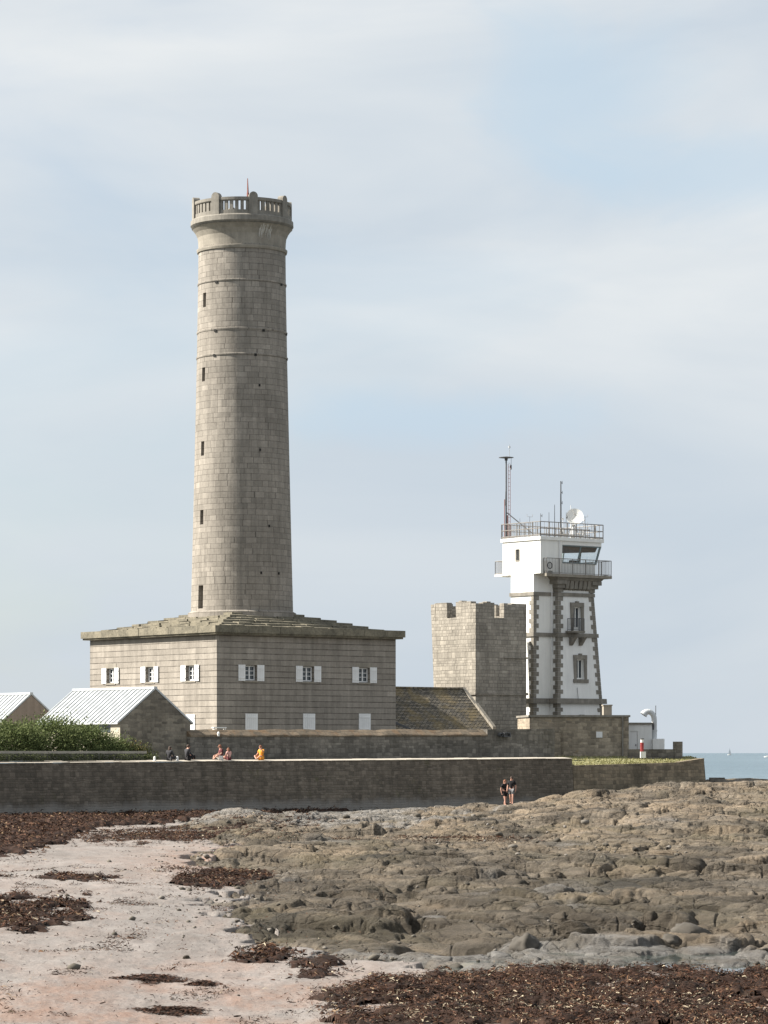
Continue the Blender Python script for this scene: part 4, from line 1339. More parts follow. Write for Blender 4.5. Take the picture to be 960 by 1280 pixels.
m.box(xR0 + .3, xR1 - .6, .1, .7, zS - .35, zS + .08); m.box(xR0 + 1.9, xR0 + 2.7, .15, .5, zS + .082, zS + .32)
m.build('console', M['black'], SG)
# roof slab
m = MB(); m.box(-.12, xT1 + .18, yb0 - .12, yb1 + .12, zRf - .2, zRf + .08)
m.build('roof_slab', M['white'], SG)
# granite bands
def band(m, z0_, z1_, out):
    for f in range(4):
        ca = [(0, 0), (1, 0), (1, 1), (0, 1)]
    lo = [corner(a, b, z0_, out) for a, b in ((0, 0), (1, 0), (1, 1), (0, 1))]
    hi = [corner(a, b, z1_, out) for a, b in ((0, 0), (1, 0), (1, 1), (0, 1))]
    m.hexa(lo, hi)
    m.box(-out, x0m - bat(z1_) - out - .003, -out, yW + out, z0_ + .001, z1_ - .001)
for zc_, h_, o_ in ((zT, .30, .10), (zM, .32, .13), (zL1, .42, .30)):
    m = MB(); band(m, zc_ - h_ / 2, zc_ + h_ / 2, o_)
    m.build('stone_band', M['trim'], SG)
# quoins: long and short blocks
def quoins(pfun, da, db, z0_, z1_, seed, name='quoins'):
    m = MB(); rnd = random.Random(seed)
    n = int(round((z1_ - z0_) / .36)); h = (z1_ - z0_) / n
    for k in range(n):
        za, zb2 = z0_ + h * k + .008, z0_ + h * (k + 1) - .008
        la, lb = (.54, .30) if k % 2 else (.30, .54)
        la += rnd.uniform(-.03, .03); lb += rnd.uniform(-.03, .03)
        def ring(z):
            c = pfun(z)
            o = .035
            c = c - da * o - db * o
            return [c, c + da * (la + o), c + da * (la + o) + db * (lb + o), c + db * (lb + o)]
        lo, hi = ring(za), ring(zb2)
        if da.cross(db).z < 0: lo, hi = [lo[0], lo[3], lo[2], lo[1]], [hi[0], hi[3], hi[2], hi[1]]
        m.hexa(lo, hi)
    m.build(name, M['trim'], SG)
X_, Y_ = Vector((1, 0, 0)), Vector((0, 1, 0))
spans = [(zA - .5, zL1 - .22), (zL1 + .22, zM - .17), (zM + .17, zT - .16), (zT + .16, zFl - .75)]
for i, (a, b) in enumerate(spans):
    quoins(lambda z: corner(0, 0, z), X_, Y_, a, b, 10 + i)
    quoins(lambda z: corner(1, 0, z), -X_, Y_, a, b, 20 + i)
    if i < 3: quoins(lambda z: Vector((0, 0, z)), X_, Y_, a, b, 30 + i)
# cornice with corbels below the balcony
zc0, zc1 = q_z(735), zFl - .28
m = MB()
lo = [corner(a, b, zT, .16) for a, b in ((0, 0), (1, 0), (1, 1), (0, 1))]
def sq_ring(out, z): return [Vector((x0m - out, ym - out, z)), Vector((x1m + out, ym - out, z)), Vector((x1m + out, ym + D_m + out, z)), Vector((x0m - out, ym + D_m + out, z))]
m.hexa(sq_ring(.46, zc1 - .22), sq_ring(.62, zc1 - .01))
m.build('cornice', M['trim'], SG)
nc = 6
for i in range(nc):
    x = x0m + .75 + (x1m - x0m - 1.5) * i / (nc - 1)
    cm = MB()
    cm.hexa([(x - .19, ym - .30, zc0 + .02), (x + .19, ym - .30, zc0 + .02), (x + .19, ym + .02, zc0 - .12), (x - .19, ym + .02, zc0 - .12)],
            [(x - .19, ym - .42, zc1 - .221), (x + .19, ym - .42, zc1 - .221), (x + .19, ym + .02, zc1 - .221), (x - .19, ym + .02, zc1 - .221)])
    cm.build('corbel', M['trim'], SG)
for ix in (0, 1):
    cm = MB()
    xx = x1m if ix else x0m
    for k in range(3):
        o = .10 + .2 * k
        z0_ = zc0 - .25 + (zc1 - .222 - zc0 + .25) * k / 3; z1_ = zc0 - .25 + (zc1 - .222 - zc0 + .25) * (k + 1) / 3
        cm.box(xx - (o if not ix else .5), xx + (o if ix else .5), ym - o, ym + .5, z0_ + .002, z1_)
    cm.build('corbel', M['trim'], SG)
# balcony slabs
yB = -1.28
xB0, xB1 = .28, q_x(769, yB)
m = MB()
m.box(xB0, xB1, yB, yb0 - .002, zFl - .24, zFl); m.box(xR1 + .002, xB1, yb0, yb1 + 1.0, zFl - .24, zFl)
m.hexa([(x0m - .6, ym - .6, zFl - .285), (x1m + .7, ym - .6, zFl - .285), (x1m + .7, ym + D_m, zFl - .285), (x0m - .6, ym + D_m, zFl - .285)], [(x0m - .7, yB + .05, zFl - .243), (xB1 - .1, yB + .05, zFl - .243), (xB1 - .1, ym + D_m, zFl - .243), (x0m - .7, ym + D_m, zFl - .243)])
m.build('balcony_slab', M['trim_pale'], SG)
m = MB(); m.box(-.0, xs1, yb1 + .002, yb1 + 1.05, zFl - .05, zFl + .12); m.build('balcony_slab', M['white'], SG)
def railing(name, pts, z, h, parent, post=1.35, bar=.15, rails=(1.0, .5), bars=True, mat='rail', rr=.03):
    m = MB()
    for p, q in zip(pts, pts[1:]):
        p, q = Vector((*p, z)), Vector((*q, z)); d = q - p; L_ = d.length
        for r_ in rails: m.tube(p + Vector((0, 0, h * r_)), q + Vector((0, 0, h * r_)), rr, 5)
        n = max(1, round(L_ / post))
        for i in range(n + 1):
            c = p + d * i / n
            m.tube(c + Vector((0, 0, -.18)), c + Vector((0, 0, h)), rr * 1.15, 5)
        if bars:
            nb_ = int(L_ / bar)
            for i in range(1, nb_):
                c = p + d * i / nb_
                m.tube(c + Vector((0, 0, .08)), c + Vector((0, 0, h)), .014, 4)
            m.tube(p + Vector((0, 0, .08)), q + Vector((0, 0, .08)), .025, 5)
    return m.build(name, M[mat], parent)
railing('balcony_railing', [(xB0 + .05, yb0 - .03), (xB0 + .05, yB + .05), (xB1 - .05, yB + .05), (xB1 - .05, yb1 + .9)], zFl, 1.25, SG, 1.3, .16, (1.0,))
railing('balcony_railing', [(.05, yb1 + .05), (.05, yb1 + 1.0), (xs1 - .05, yb1 + 1.0)], zFl + .12, 1.1, SG, 1.0, .12, (1.0,))
railing('roof_railing', [(-.06, yb0 - .06), (xT1 + .12, yb0 - .06), (xT1 + .12, yb1 + .06), (-.06, yb1 + .06), (-.06, yb0 - .06)], zRf + .08, zRl - zRf - .08, SG, 1.05, .42, (1.0, .55, .12), True, rr=.036)
railing('roof_railing', [(-.02, yb1), (-.02, yb0)], zRf + .08, zRl - zRf - .08, SG, .3, .3, (1.0,), False, rr=.016)
# door-window with its little balcony, the lower window
for (o, sill) in ((door, False), (win, True)):
    zmid = (o[2] + o[3]) / 2; yf = ym - bat(zmid)
    sm = MB(); w = .30
    top = o[3]
    yy = yf - .07
    sm.box(o[0] - w, o[0] - .003, yy, yf + .2, o[2] - .02, top); sm.box(o[1] + .003, o[1] + w, yy, yf + .2, o[2] - .02, top)
    sm.box(o[0] - w, o[1] + w, yy - .02, yf + .2, top + .002, top + .34); sm.box((o[0] + o[1]) / 2 - .14, (o[0] + o[1]) / 2 + .14, yy - .05, yf + .2, top + .343, top + .46)
    if sill: sm.box(o[0] - w - .1, o[1] + w + .1, yy - .1, yf + .2, o[2] - .32, o[2] - .022)
    sm.build('window_surround', M['trim'], SG)
    y_ = yf + .22
    wf = MB(); xm = (o[0] + o[1]) / 2
    for a, b in ((o[0], o[0] + .1), (xm - .05, xm + .05), (o[1] - .1, o[1])): wf.box(a, b, y_, y_ + .06, o[2], o[3])
    wf.box(o[0] + .1, xm - .05, y_ + .002, y_ + .06, o[3] - .1, o[3]); wf.box(xm + .05, o[1] - .1, y_ + .002, y_ + .06, o[3] - .1, o[3])
    wf.box(o[0] + .1, xm - .05, y_ + .002, y_ + .06, o[2], o[2] + (.5 if not sill else .1)); wf.box(xm + .05, o[1] - .1, y_ + .002, y_ + .06, o[2], o[2] + (.5 if not sill else .1))
    f = wf.build('window', M['white'], SG)
    pn = MB(); pn.box(o[0] + .02, o[1] - .02, y_ + .03, y_ + .045, o[2] + .02, o[3] - .02); pn.build('pane', M['pane'], f)
xb0, xb1 = q_x(715.5, -1.5), q_x(742.5, -1.5)
zb2 = zM + .17
m = MB(); m.box(xb0, xb1 - .9, -1.6, ym - bat(zM) - .002, zb2, zb2 + .16); m.build('balcony_slab', M['trim'], SG)
for px in (719, 731.5):
    x = q_x(px, -1.2)
    cm = MB(); cm.hexa([(x - .16, ym - .35, zM - .85), (x + .16, ym - .35, zM - .85), (x + .16, ym, zM - .85), (x - .16, ym, zM - .85)], [(x - .16, -1.45, zM - .175), (x + .16, -1.45, zM - .175), (x + .16, ym, zM - .175), (x - .16, ym, zM - .175)])
    cm.build('corbel', M['trim'], SG)
railing('balcony_railing', [(xb0 + .05, -.9), (xb0 + .05, -1.55), (xb1 - .95, -1.55), (xb1 - .95, -.9)], zb2 + .16, 1.02, SG, 1.0, .12, (1.0,), True, 'darkmetal', .022)
m = MB()
x = q_x(690.5, -.06); m.tube((x, -.07, zA - .4), (x, -.07, zFl - .3), .06, 6)
m.tube((x, -.07, zFl - .3), (x + .1, -.78, zFl - .15), .06, 6); m.tube((x + .12, yb0 - .07, zFl + .02), (x + .12, yb0 - .07, zRf - .25), .05, 6)
m.build('drainpipe', M['shutter'], SG)
m = MB(); a, b = q_x(720.5, -1.2), q_x(738, -1.2)
m.box(a, b, -1.25, -.9, zA - .05, zA + .16); m.box((a + b) / 2 - .2, (a + b) / 2 + .2, -1.28, -.9, zA + .163, zA + .26)
m.box(a, a + .3, -1.22, -.9, zA - 2, zA - .052); m.box(b - .3, b, -1.22, -.9, zA - 2, zA - .052)
m.build('door_surround', M['trim'], SG)
m = MB(); a = q_x(724, -1.1); z_ = q_z(873)
m.tube((a, ym - .62, z_), (a, ym - .5, q_z(859)), .02, 5); m.tube((q_x(706, -1.1), ym - .63, z_ - .02), (a, ym - .62, z_), .02, 5)
m.build('cable', M['darkmetal'], SG)

# ---- things standing on the signal tower
def on_sg(x, y, z): return Q0 + UX * x + VX * y + Vector((0, 0, z))
ac = root('air_conditioner', on_sg(.36, yb0 - .36, zFl + .02), TH, 'white air conditioner with round fan on the lookout balcony', 'air conditioner')
m = MB(); m.box(0, .82, 0, .32, .2, 1.02); m.box(.06, .14, .02, .3, 0, .198); m.box(.66, .74, .02, .3, 0, .198); m.build('casing', M['white'], ac)
m = MB()
n_ = 20
for i in range(n_):
    a, b = 2 * math.pi * i / n_, 2 * math.pi * (i + 1) / n_
    P = lambda r, t: (.34 + r * math.cos(t), -.012, .62 + r * math.sin(t))
    m.face([P(.20, a), P(.30, a), P(.30, b), P(.20, b)])
for k in range(3): m.box(.06, .62, -.018, -.008, .5 + .11 * k, .52 + .11 * k)
m.build('fan_grille', M['darkmetal'], ac)
zr0 = zRf + .09
def bearing_xy(px, y): return q_x(px, y)
ms = root('antenna_mast', on_sg(.10, 3.55, zr0), TH, 'tall lattice ladder mast with flat top plate at the left corner of the signal tower', 'mast')
ht = q_z(571) - zr0
m = MB(); m.tube((0, 0, 0), (0, 0, ht), .06, 8); m.tube((-.16, -.1, ht * .42), (-.12, -.1, ht * .6), .05, 6); m.build('pole', M['darkmetal'], ms)
m = MB(); m.tube((-.13, .05, 0), (-.13, .05, ht * .5), .035, 6); m.tube((.09, -.05, 0), (.09, -.05, ht * .3), .04, 6); m.build('red_pole', M['redmetal'], ms)
m = MB()
for dx in (.22, .44): m.tube((dx, 0, 0), (dx, 0, ht * .95), .022, 5)
for k in range(int(ht / .32)): m.tube((.22, 0, .2 + .32 * k), (.44, 0, .2 + .32 * k), .016, 4)
m.build('ladder', M['redmetal'], ms)
m = MB(); m.lathe([(.001, ht - .05), (.12, ht - .05), (.14, ht + .12), (.62, ht + .18), (.62, ht + .22), (.001, ht + .3)], 16); m.build('top_plate', M['darkmetal'], ms)
m = MB(); m.tube((.35, 0, ht + .2), (.35, 0, ht + 1.3), .022, 5); m.tube((.35, 0, ht + 1.02), (.35, 0, ht + 1.16), .09, 8); m.build('wind_sensor', M['alu'], ms)
m = MB(); m.tube((.55, 0, ht + .2), (.55, 0, ht - .4), .015, 5); m.tube((.55, 0, ht - .4), (.5, 0, ht - .75), .05, 6, .09); m.build('hanging_sensor', M['darkmetal'], ms)
m = MB(); m.tube((.05, -.05, ht * .33), (1.25, -2.2, .2), .045, 6); m.build('brace', M['darkmetal'], ms)
def whip(px, y, top, r=.022, label=None, foot=.35, knobs=(), group=None, arms=0):
    r = r * 1.5 if r < .05 else r * 1.25
    x = q_x(px, y)
    o = root('whip_antenna', on_sg(x, y, zr0), TH, label, 'antenna', group)
    h = q_z(top) - zr0
    m = MB(); m.tube((0, 0, 0), (0, 0, foot), r * 1.8, 6); m.tube((0, 0, foot), (0, 0, h), r, 5, r * .6); m.box(-.1, .1, -.1, .1, -.01, .04)
    m.build('pole', M['darkmetal'] if r > .02 else M['rail'], o)
    for k in knobs:
        b = MB(); b.tube((-.02, 0, h * k), (.16, 0, h * k), .035, 5); b.tube((.16, 0, h * k - .1), (.16, 0, h * k + .16), .02, 5); b.build('clamp', M['darkmetal'], o)
    if arms:
        b = MB()
        for k in range(arms):
            z_ = h * (.7 + .3 * k / max(1, arms - 1)); b.tube((-.3, 0, z_), (.3, 0, z_), .014, 4); b.tube((-.3, 0, z_), (-.3, 0, z_ + .2), .012, 4); b.tube((.3, 0, z_), (.3, 0, z_ + .2), .012, 4)
        b.build('cross_arm', M['rail'], o)
    return o
G_ = 'thin antennas on the signal tower roof'
whip(703.3, .6, 598, .06, 'thickest dark antenna pole, in the middle of the signal tower roof', .6, (.62, .8, .97))
whip(651.5, 2.6, 645, .014, 'shortest thin antenna, next to the foot of the mast brace', .3, (), G_)
whip(664, 2.2, 643, .014, 'thin antenna with small cross arms, right of the mast brace', .3, (), G_, 2)
whip(677.5, 1.4, 639, .02, 'thin dark antenna above the near left corner of the roof railing', .3, (.9,), G_)
whip(688.5, 1.4, 637, .02, 'thin antenna halfway between the near roof corner and the thickest pole', .3, (), G_)
whip(695.5, 1.0, 627.5, .024, 'tall thin dark antenna just left of the thickest pole', .4, (), G_)
whip(711, 1.2, 636, .018, 'thin antenna between the thickest pole and the satellite dish', .3, (.8,), G_)
whip(736.5, 1.4, 640, .018, 'thin antenna with cross arms just right of the satellite dish', .3, (), G_, 2)
y_ = .9
x = q_x(722, y_); zd = q_z(642) - zr0
ds = root('satellite_dish', on_sg(x, y_, zr0), TH, 'white satellite dish on a lattice stand on the signal tower roof', 'satellite dish')
m = MB(); m.tube((0, .15, 0), (0, .15, zd), .07, 8)
for s_ in (-1, 1):
    for t_ in (-1, 1): m.tube((s_ * .5, t_ * .4 + .15, 0), (0, .15, zd * .75), .03, 5)
m.build('stand', M['rail'], ds)
dm = MB()
aim = Vector((-.62, -.72, .32)).normalized()
ra_ = aim.orthogonal().normalized(); rb_ = aim.cross(ra_)
Rd = .72
rings = []
for k in range(7):
    r = Rd * k / 6
    rings.append([Vector((0, 0, zd)) + aim * (.16 * (r / Rd) ** 2) + (ra_ * math.cos(t) + rb_ * math.sin(t)) * max(r, .001) for t in np.linspace(0, 2 * math.pi, 29)[:-1]])
for A, B in zip(rings, rings[1:]):
    for i in range(28):
        j = (i + 1) % 28
        dm.face([A[i], A[j], B[j], B[i]]); dm.face([A[j] - aim * .03, A[i] - aim * .03, B[i] - aim * .03, B[j] - aim * .03])
A = rings[-1]
for i in range(28): dm.face([A[i], A[(i + 1) % 28], A[(i + 1) % 28] - aim * .03, A[i] - aim * .03])
dm.build('dish', M['white'], ds, smooth=True)
m = MB(); fc = Vector((0, 0, zd)) + aim * .55; m.tube(fc, fc + aim * .14, .06, 8)
for i in (0, 9, 19): m.tube(A[i], fc, .016, 4)
m.build('feed', M['rail'], ds)
whip(717.5, 1.5, 626, .03, 'white rod antenna rising behind the satellite dish', .3).children[0].data.materials[0] = M['shutter']
fr = root('equipment_frame', on_sg(q_x(727, .2), .2, zr0), TH, 'low steel equipment frame with small antennas under the satellite dish', 'frame')
m = MB()
for xx in (-2.0, -.9, .2, 1.2):
    for yy in (0, .8): m.tube((xx, yy, 0), (xx, yy, .85 + .12 * ((xx * 7) % 1)), .03, 5)
for zz in (.35, .82):
    for yy in (0, .8): m.tube((-2, yy, zz), (1.2, yy, zz), .025, 5)
for xx in (-2, 1.2): m.tube((xx, 0, .82), (xx, .8, .82), .025, 5)
m.tube((-2, 0, .05), (-.9, 0, .8), .02, 4); m.tube((.2, 0, .8), (1.2, 0, .05), .02, 4)
m.build('legs', M['rail'], fr)
for xx, ww, hh in ((-1.6, .22, .5), (-.5, .3, .62), (.65, .26, .45)):
    m = MB(); m.box(xx, xx + ww, .2, .5, .36, .36 + hh); m.build('cabinet', M['alu'], fr)
for xx in (-1.45, .9):
    m = MB(); m.tube((xx, .4, .82), (xx, .4, 1.6), .02, 5); m.lathe([(.001, 1.55), (.09, 1.58), (.09, 1.7), (.001, 1.76)], 10, (xx, .4)); m.build('dome_antenna', M['shutter'], fr)

# ------------------------------------------------------------ annex, hut, post, low wall
fd = Vector((1, .12, 0)).normalized(); fth = math.atan2(fd.y, fd.x)
N0 = pt(664, HY, 246); N0.z = 6.0
AN = root('stone_annex', N0, fth, 'flat roofed tan rubble annex at the foot of the white signal tower', 'building')
aL = run(N0, fd, 786); zn = zat(896.5, 247) - 6
m = MB()
m.wall((0, 0, 0), (1, 0, 0), aL, 0, zn, [], 0.3, (0, 1, 0)); m.wall((aL, 0, 0), (0, 1, 0), 6.5, 0, zn); m.wall((0, 6.5, 0), (0, -1, 0), 6.5, 0, zn); m.wall((aL, 6.5, 0), (-1, 0, 0), aL, 0, zn)
m.build('wall', M['annex'], AN)
m = MB(); m.box(-.1, aL + .1, -.12, 6.6, zn + .002, zn + .16); m.build('roof_slab', M['trim'], AN)
x = run(N0, fd, 778); m = MB(); m.tube((x, -.09, 0), (x, -.09, zn), .07, 6); m.build('drainpipe', M['trim'], AN)
x = run(N0, fd, 749); m = MB(); z_ = zat(918.5, 247) - 6; m.box(x - .24, x + .24, -.06, -.002, z_ - .22, z_ + .24); m.build('white_panel', M['shutter'], AN)
x = run(N0, fd, 766.5); m = MB(); m.box(x - .32, x + .32, 2.2, 2.9, zn + .162, zn + .9); m.box(x - .37, x + .37, 2.15, 2.95, zn + .902, zn + 1.0); m.build('chimney', M['trim_pale'], AN)
m = MB(); m.box(1.65, 2.2, -.5, -.002, 0, zn - .9); m.build('buttress', M['annex'], AN)

H0 = pt(785.5, HY, 250); H0.z = 6.0
HU = root('white_hut', H0, fth, 'small white flat roofed hut with a door right of the tan annex', 'hut')
hL = run(H0, fd, 815); zh = zat(905.5, 250.5) - 6
dx0, dx1 = run(H0, fd, 787.5), run(H0, fd, 797)
m = MB()
dz1 = zat(914, 250) - 6
m.wall((0, 0, 0), (1, 0, 0), hL, 0, zh, [(dx0, dx1, 0, dz1)], .12, (0, 1, 0)); m.wall((hL, 0, 0), (0, 1, 0), 4, 0, zh); m.wall((0, 4, 0), (0, -1, 0), 4, 0, zh); m.wall((hL, 4, 0), (-1, 0, 0), hL, 0, zh)
m.build('wall', M['white_worn'], HU)
m = MB(); m.box(-.05, hL + .12, -.14, 4.1, zh + .002, zh + .14); m.build('roof_slab', M['trim'], HU)
m = MB(); m.box(dx0 + .01, dx1 - .01, .06, .11, .02, dz1 - .01); dr = m.build('door', M['shutter'], HU)
m = MB(); m.box(dx1 - .16, dx1 - .1, .02, .058, dz1 - 1.15, dz1 - 1.0); m.build('handle', M['darkmetal'], dr)
x2, x3 = run(H0, fd, 821), run(H0, fd, 829.5)
m = MB(); m.box(hL + .002, x3, -.35, 2.2, 0, zat(923.5, 250.5) - 6); m.build('low_wing', M['white_worn'], HU)
vx = run(H0, fd, 819.4)
VN = root('vent_cowl', H0 + fd * vx + Vector((-fd.y, fd.x, 0)) * .5 + Vector((0, 0, zat(923.5, 250.5) - 6 + .01)), fth, 'grey curved vent cowl rising beside the white hut', 'vent')
vh = zat(897, 250.5) - 6 - (zat(923.5, 250.5) - 6)
m = MB(); 
path = [(0, 0), (0, vh * .6), (0, vh * .9)] + [(-.48 + .48 * math.cos(t), vh * .9 + .62 * math.sin(t)) for t in np.linspace(.25, 2.5, 9)]
rads = [.21] * 4 + [.21, .21, .21, .215, .22, .24, .27, .31]
rg_ = []
for i, (xa, za) in enumerate(path):
    q0, q1 = path[max(0, i - 1)], path[min(len(path) - 1, i + 1)]
    d_ = Vector((q1[0] - q0[0], 0, q1[1] - q0[1])).normalized(); n_ = Vector((d_.z, 0, -d_.x))
    rg_.append([Vector((xa, 0, za)) + (n_ * math.cos(t) + Vector((0, 1, 0)) * math.sin(t)) * rads[i] for t in np.linspace(0, 2 * math.pi, 19)[:-1]])
for A, B in zip(rg_, rg_[1:]):
    for i in range(18): m.face([A[i], B[i], B[(i + 1) % 18], A[(i + 1) % 18]])
m.tube((0, 0, .55), (0, 0, .68), .24, 14)
m.build('pipe', M['zinc'], VN, smooth=False)
m = MB(); m.box(-.2, -.06, -.25, -.19, .7, 1.2); m.build('hatch', M['darkmetal'], VN)
m = MB(); m.tube((.12, 0, vh * .8), (.12, 0, zat(882, 250.5) - zat(923.5, 250.5)), .03, 5); m.build('rod', M['darkmetal'], VN)

LW0 = pt(786, HY, 240); LW0.z = 6.0
LW = root('low_wall', LW0, fth, 'low grey stone wall ending in a square pillar in front of the white hut', 'wall')
lL = run(LW0, fd, 853); zw = zat(936.5, 240.5) - 6
m = MB(); m.hexa([(0, 0, 0), (lL - .62, 0, 0), (lL - .62, .45, 0), (0, .45, 0)], [(0, 0, zw - .0), (lL - .62, 0, zw), (lL - .62, .45, zw), (0, .45, zw)]); m.build('wall', M['enclosure'], LW)
m = MB(); m.box(lL - .617, lL, -.08, .53, 0, zat(927, 240.5) - 6); m.build('pillar', M['enclosure'], LW)
PO = root('marker_post', pt(802.5, HY, 238.5) + Vector((0, 0, 6.12 - EYE)), fth, 'red and white banded marker post with white box at its foot on the terrace grass', 'post')
z_of = lambda py: zat(py, 238.5) - 6.12
m = MB(); m.lathe([(.001, 0), (.13, 0), (.13, z_of(938)), (.001, z_of(938))], 16); m.build('red_band', M['red'], PO)
m = MB(); m.lathe([(.132, z_of(938) + .003), (.132, z_of(928.2)), (.001, z_of(928.2))], 16); m.build('red_band', M['red'], PO)
m = MB(); m.lathe([(.12, z_of(928.2) + .002), (.12, z_of(924.2)), (.001, z_of(924.2))], 16); m.build('white_band', M['shutter'], PO)
m = MB(); m.lathe([(.15, z_of(924.2) + .002), (.15, z_of(923)), (.001, z_of(923))], 16); m.build('cap', M['darkmetal'], PO)
m = MB(); m.box(-.18, .22, -.36, -.17, .0, z_of(939.5)); m.build('white_box', M['shutter'], PO)

# ------------------------------------------------------------ sheds
def shed(P, half_px, label, peak_py, eave_py, length, gable_mat, win, groupname):
    r = root('shed', P, TH, label, 'shed', groupname)
    w = run(P, UX, half_px[1])
    zz = lambda py, s: zat(py, P.y + UX.y * s) - P.z
    ze_, zp_ = zz(eave_py, 0), zz(peak_py, w / 2)
    m = MB()
    m.face([(0, 0, 0), (w, 0, 0), (w, 0, ze_ - .06), (w / 2, 0, zp_ - .06), (0, 0, ze_ - .06)])
    m.build('gable_wall', gable_mat, r)
    m = MB(); m.face([(0, length, 0), (0, length, ze_ - .06), (w / 2, length, zp_ - .06), (w, length, ze_ - .06), (w, length, 0)]); m.build('gable_wall', gable_mat, r)
    m = MB()
    zw1 = ze_ - .18; zw0 = ze_ - .72
    hs = [(length - 8.6, length - 4.9, zw0, zw1), (length - 4.5, length - 1.1, zw0, zw1)] if win else []
    m.wall((0, length, 0), (0, -1, 0), length, 0, ze_ - .06, hs, .18, (1, 0, 0)); m.build('side_wall', M['shedwall'], r); m = MB(); m.wall((w, 0, 0), (0, 1, 0), length, 0, ze_ - .06)
    m.build('side_wall', M['shedwall'], r)
    for a, b, c, d in hs:
        g = MB(); g.box(.12, .15, length - b, length - a, c, d)
        for k in range(1, 4):
            yy = length - b + (b - a) * k / 4; g.box(.08, .119, yy - .03, yy + .03, c, d)
        g.build('window', M['pane'], r)
    m = MB(); ov, og = .22, .02
    sl_ = (zp_ - ze_) / (w / 2)
    for s_ in (0, 1):
        f = (lambda x: x) if not s_ else (lambda x: w - x)
        e, t = -ov, w / 2
        ez, tz = ze_ - ov * sl_, zp_
        for (x0, z0, x1, z1, y0, y1, th) in [(e, ez, t, tz, -og, length + og, .04)]:
            a_, b_ = sorted(((f(x0), z0), (f(x1), z1)))
            m.hexa([(a_[0], y0, a_[1] - th + .02), (b_[0], y0, b_[1] - th + .02), (b_[0], y1, b_[1] - th + .02), (a_[0], y1, a_[1] - th + .02)], [(a_[0], y0, a_[1] + .02), (b_[0], y0, b_[1] + .02), (b_[0], y1, b_[1] + .02), (a_[0], y1, a_[1] + .02)])
        n = int(round((length + 2 * og) / .52))
        for i in range(n + 1):
            y = -og + (length + 2 * og) * i / n
            y = min(max(y, -og + .03), length + og - .03)
            a_, b_ = sorted(((f(e), ez), (f(t), tz)))
            m.hexa([(a_[0], y - .03, a_[1] + .021), (b_[0], y - .03, b_[1] + .021), (b_[0], y + .03, b_[1] + .021), (a_[0], y + .03, a_[1] + .021)], [(a_[0], y - .022, a_[1] + .13), (b_[0], y - .022, b_[1] + .13), (b_[0], y + .022, b_[1] + .13), (a_[0], y + .022, a_[1] + .13)])
    m.box(w / 2 - .13, w / 2 + .13, -og, length + og, zp_ + .0, zp_ + .15)
    m.build('roof', M['zinc'], r)
    return r
A0 = pt(150, HY, 209); A0.z = 6.0
shed(A0, (150, 238), 'stone gabled shed with bright ribbed metal roof and dark strip windows', 861, 901.5, 9.8, M['gable'], True, 'sheds with ribbed metal roofs')
A1 = pt(5, HY, 234); A1.z = 6.0
shed(A1, (5, 73), 'brown gabled shed with bright ribbed metal roof at the left edge', 868, 900, 9.0, M['gable_plain'], False, 'sheds with ribbed metal roofs')

# ------------------------------------------------------------ planting by the sheds
def shrub(name, lumps, n, leaf, mats, label, z0, upright=.4, stems=7):
    cx = sum(l[0] for l in lumps) / len(lumps); cy = sum(l[1] for l in lumps) / len(lumps)
    r = root(name, (cx, cy, z0), 0, label, 'shrub')
    m = MB(); rnd = random.Random(len(label))
    tot = sum(l[3] * l[4] for l in lumps)
    for (lx, ly, lz, rx, rz_, ry) in [(l[0], l[1], l[2], l[3], l[4], l[5]) for l in lumps]:
        k = int(n * rx * rz_ / tot)
        clumps = []
        for _ in range(max(6, k // 60)):
            a = rnd.uniform(0, 6.283); ph = math.asin(rnd.uniform(-.35, 1.0)); rr = rnd.uniform(.62, 1.0)
            clumps.append((Vector((lx + rx * rr * math.cos(a) * math.cos(ph), ly + ry * rr * math.sin(a) * math.cos(ph), lz + rz_ * rr * math.sin(ph))), rnd.uniform(.18, .42), rnd.random()))
        for _ in range(k):
            c, cr, ct = rnd.choice(clumps)
            p = c + Vector((rnd.gauss(0, cr), rnd.gauss(0, cr), rnd.gauss(0, cr * .8)))
            if p.z < z0: p.z = z0 + rnd.uniform(0, .2)
            d = Vector((rnd.gauss(0, 1), rnd.gauss(0, 1), rnd.gauss(upright, .8)))
            d += (p - Vector((lx, ly, lz - .3))) * .5
            d.normalize()
            s_ = d.orthogonal().normalized(); s_.rotate(Matrix.Rotation(rnd.uniform(0, 6.28), 3, d))
            L_ = leaf * rnd.uniform(.6, 1.4); w = L_ * .22
            m.face([p - cen(r), p + d * L_ * .5 + s_ * w - cen(r), p + d * L_ - cen(r), p + d * L_ * .5 - s_ * w - cen(r)])
            m.tone.append(min(1, max(0, .2 + .45 * ct + rnd.gauss(.12, .16))))
    m.build('foliage', mats[0], r)
    st = MB()
    for _ in range(stems):
        l = rnd.choice(lumps)
        a = Vector((l[0] + rnd.uniform(-.4, .4) - cx, l[1] - cy, 0)); b = Vector((l[0] - cx + rnd.uniform(-1, 1) * l[3] * .7, l[1] - cy + rnd.uniform(-.5, .5), l[2] - z0 + l[4] * .5))
        st.tube(a, (a + b) / 2 + Vector((rnd.uniform(-.2, .2), 0, .1)), .06, 5, .04); st.tube((a + b) / 2 + Vector((rnd.uniform(-.2, .2), 0, .1)), b, .04, 5, .015)
    st.build('stems', M['bark'], r)
    return r
def cen(r): return Vector(r.location)
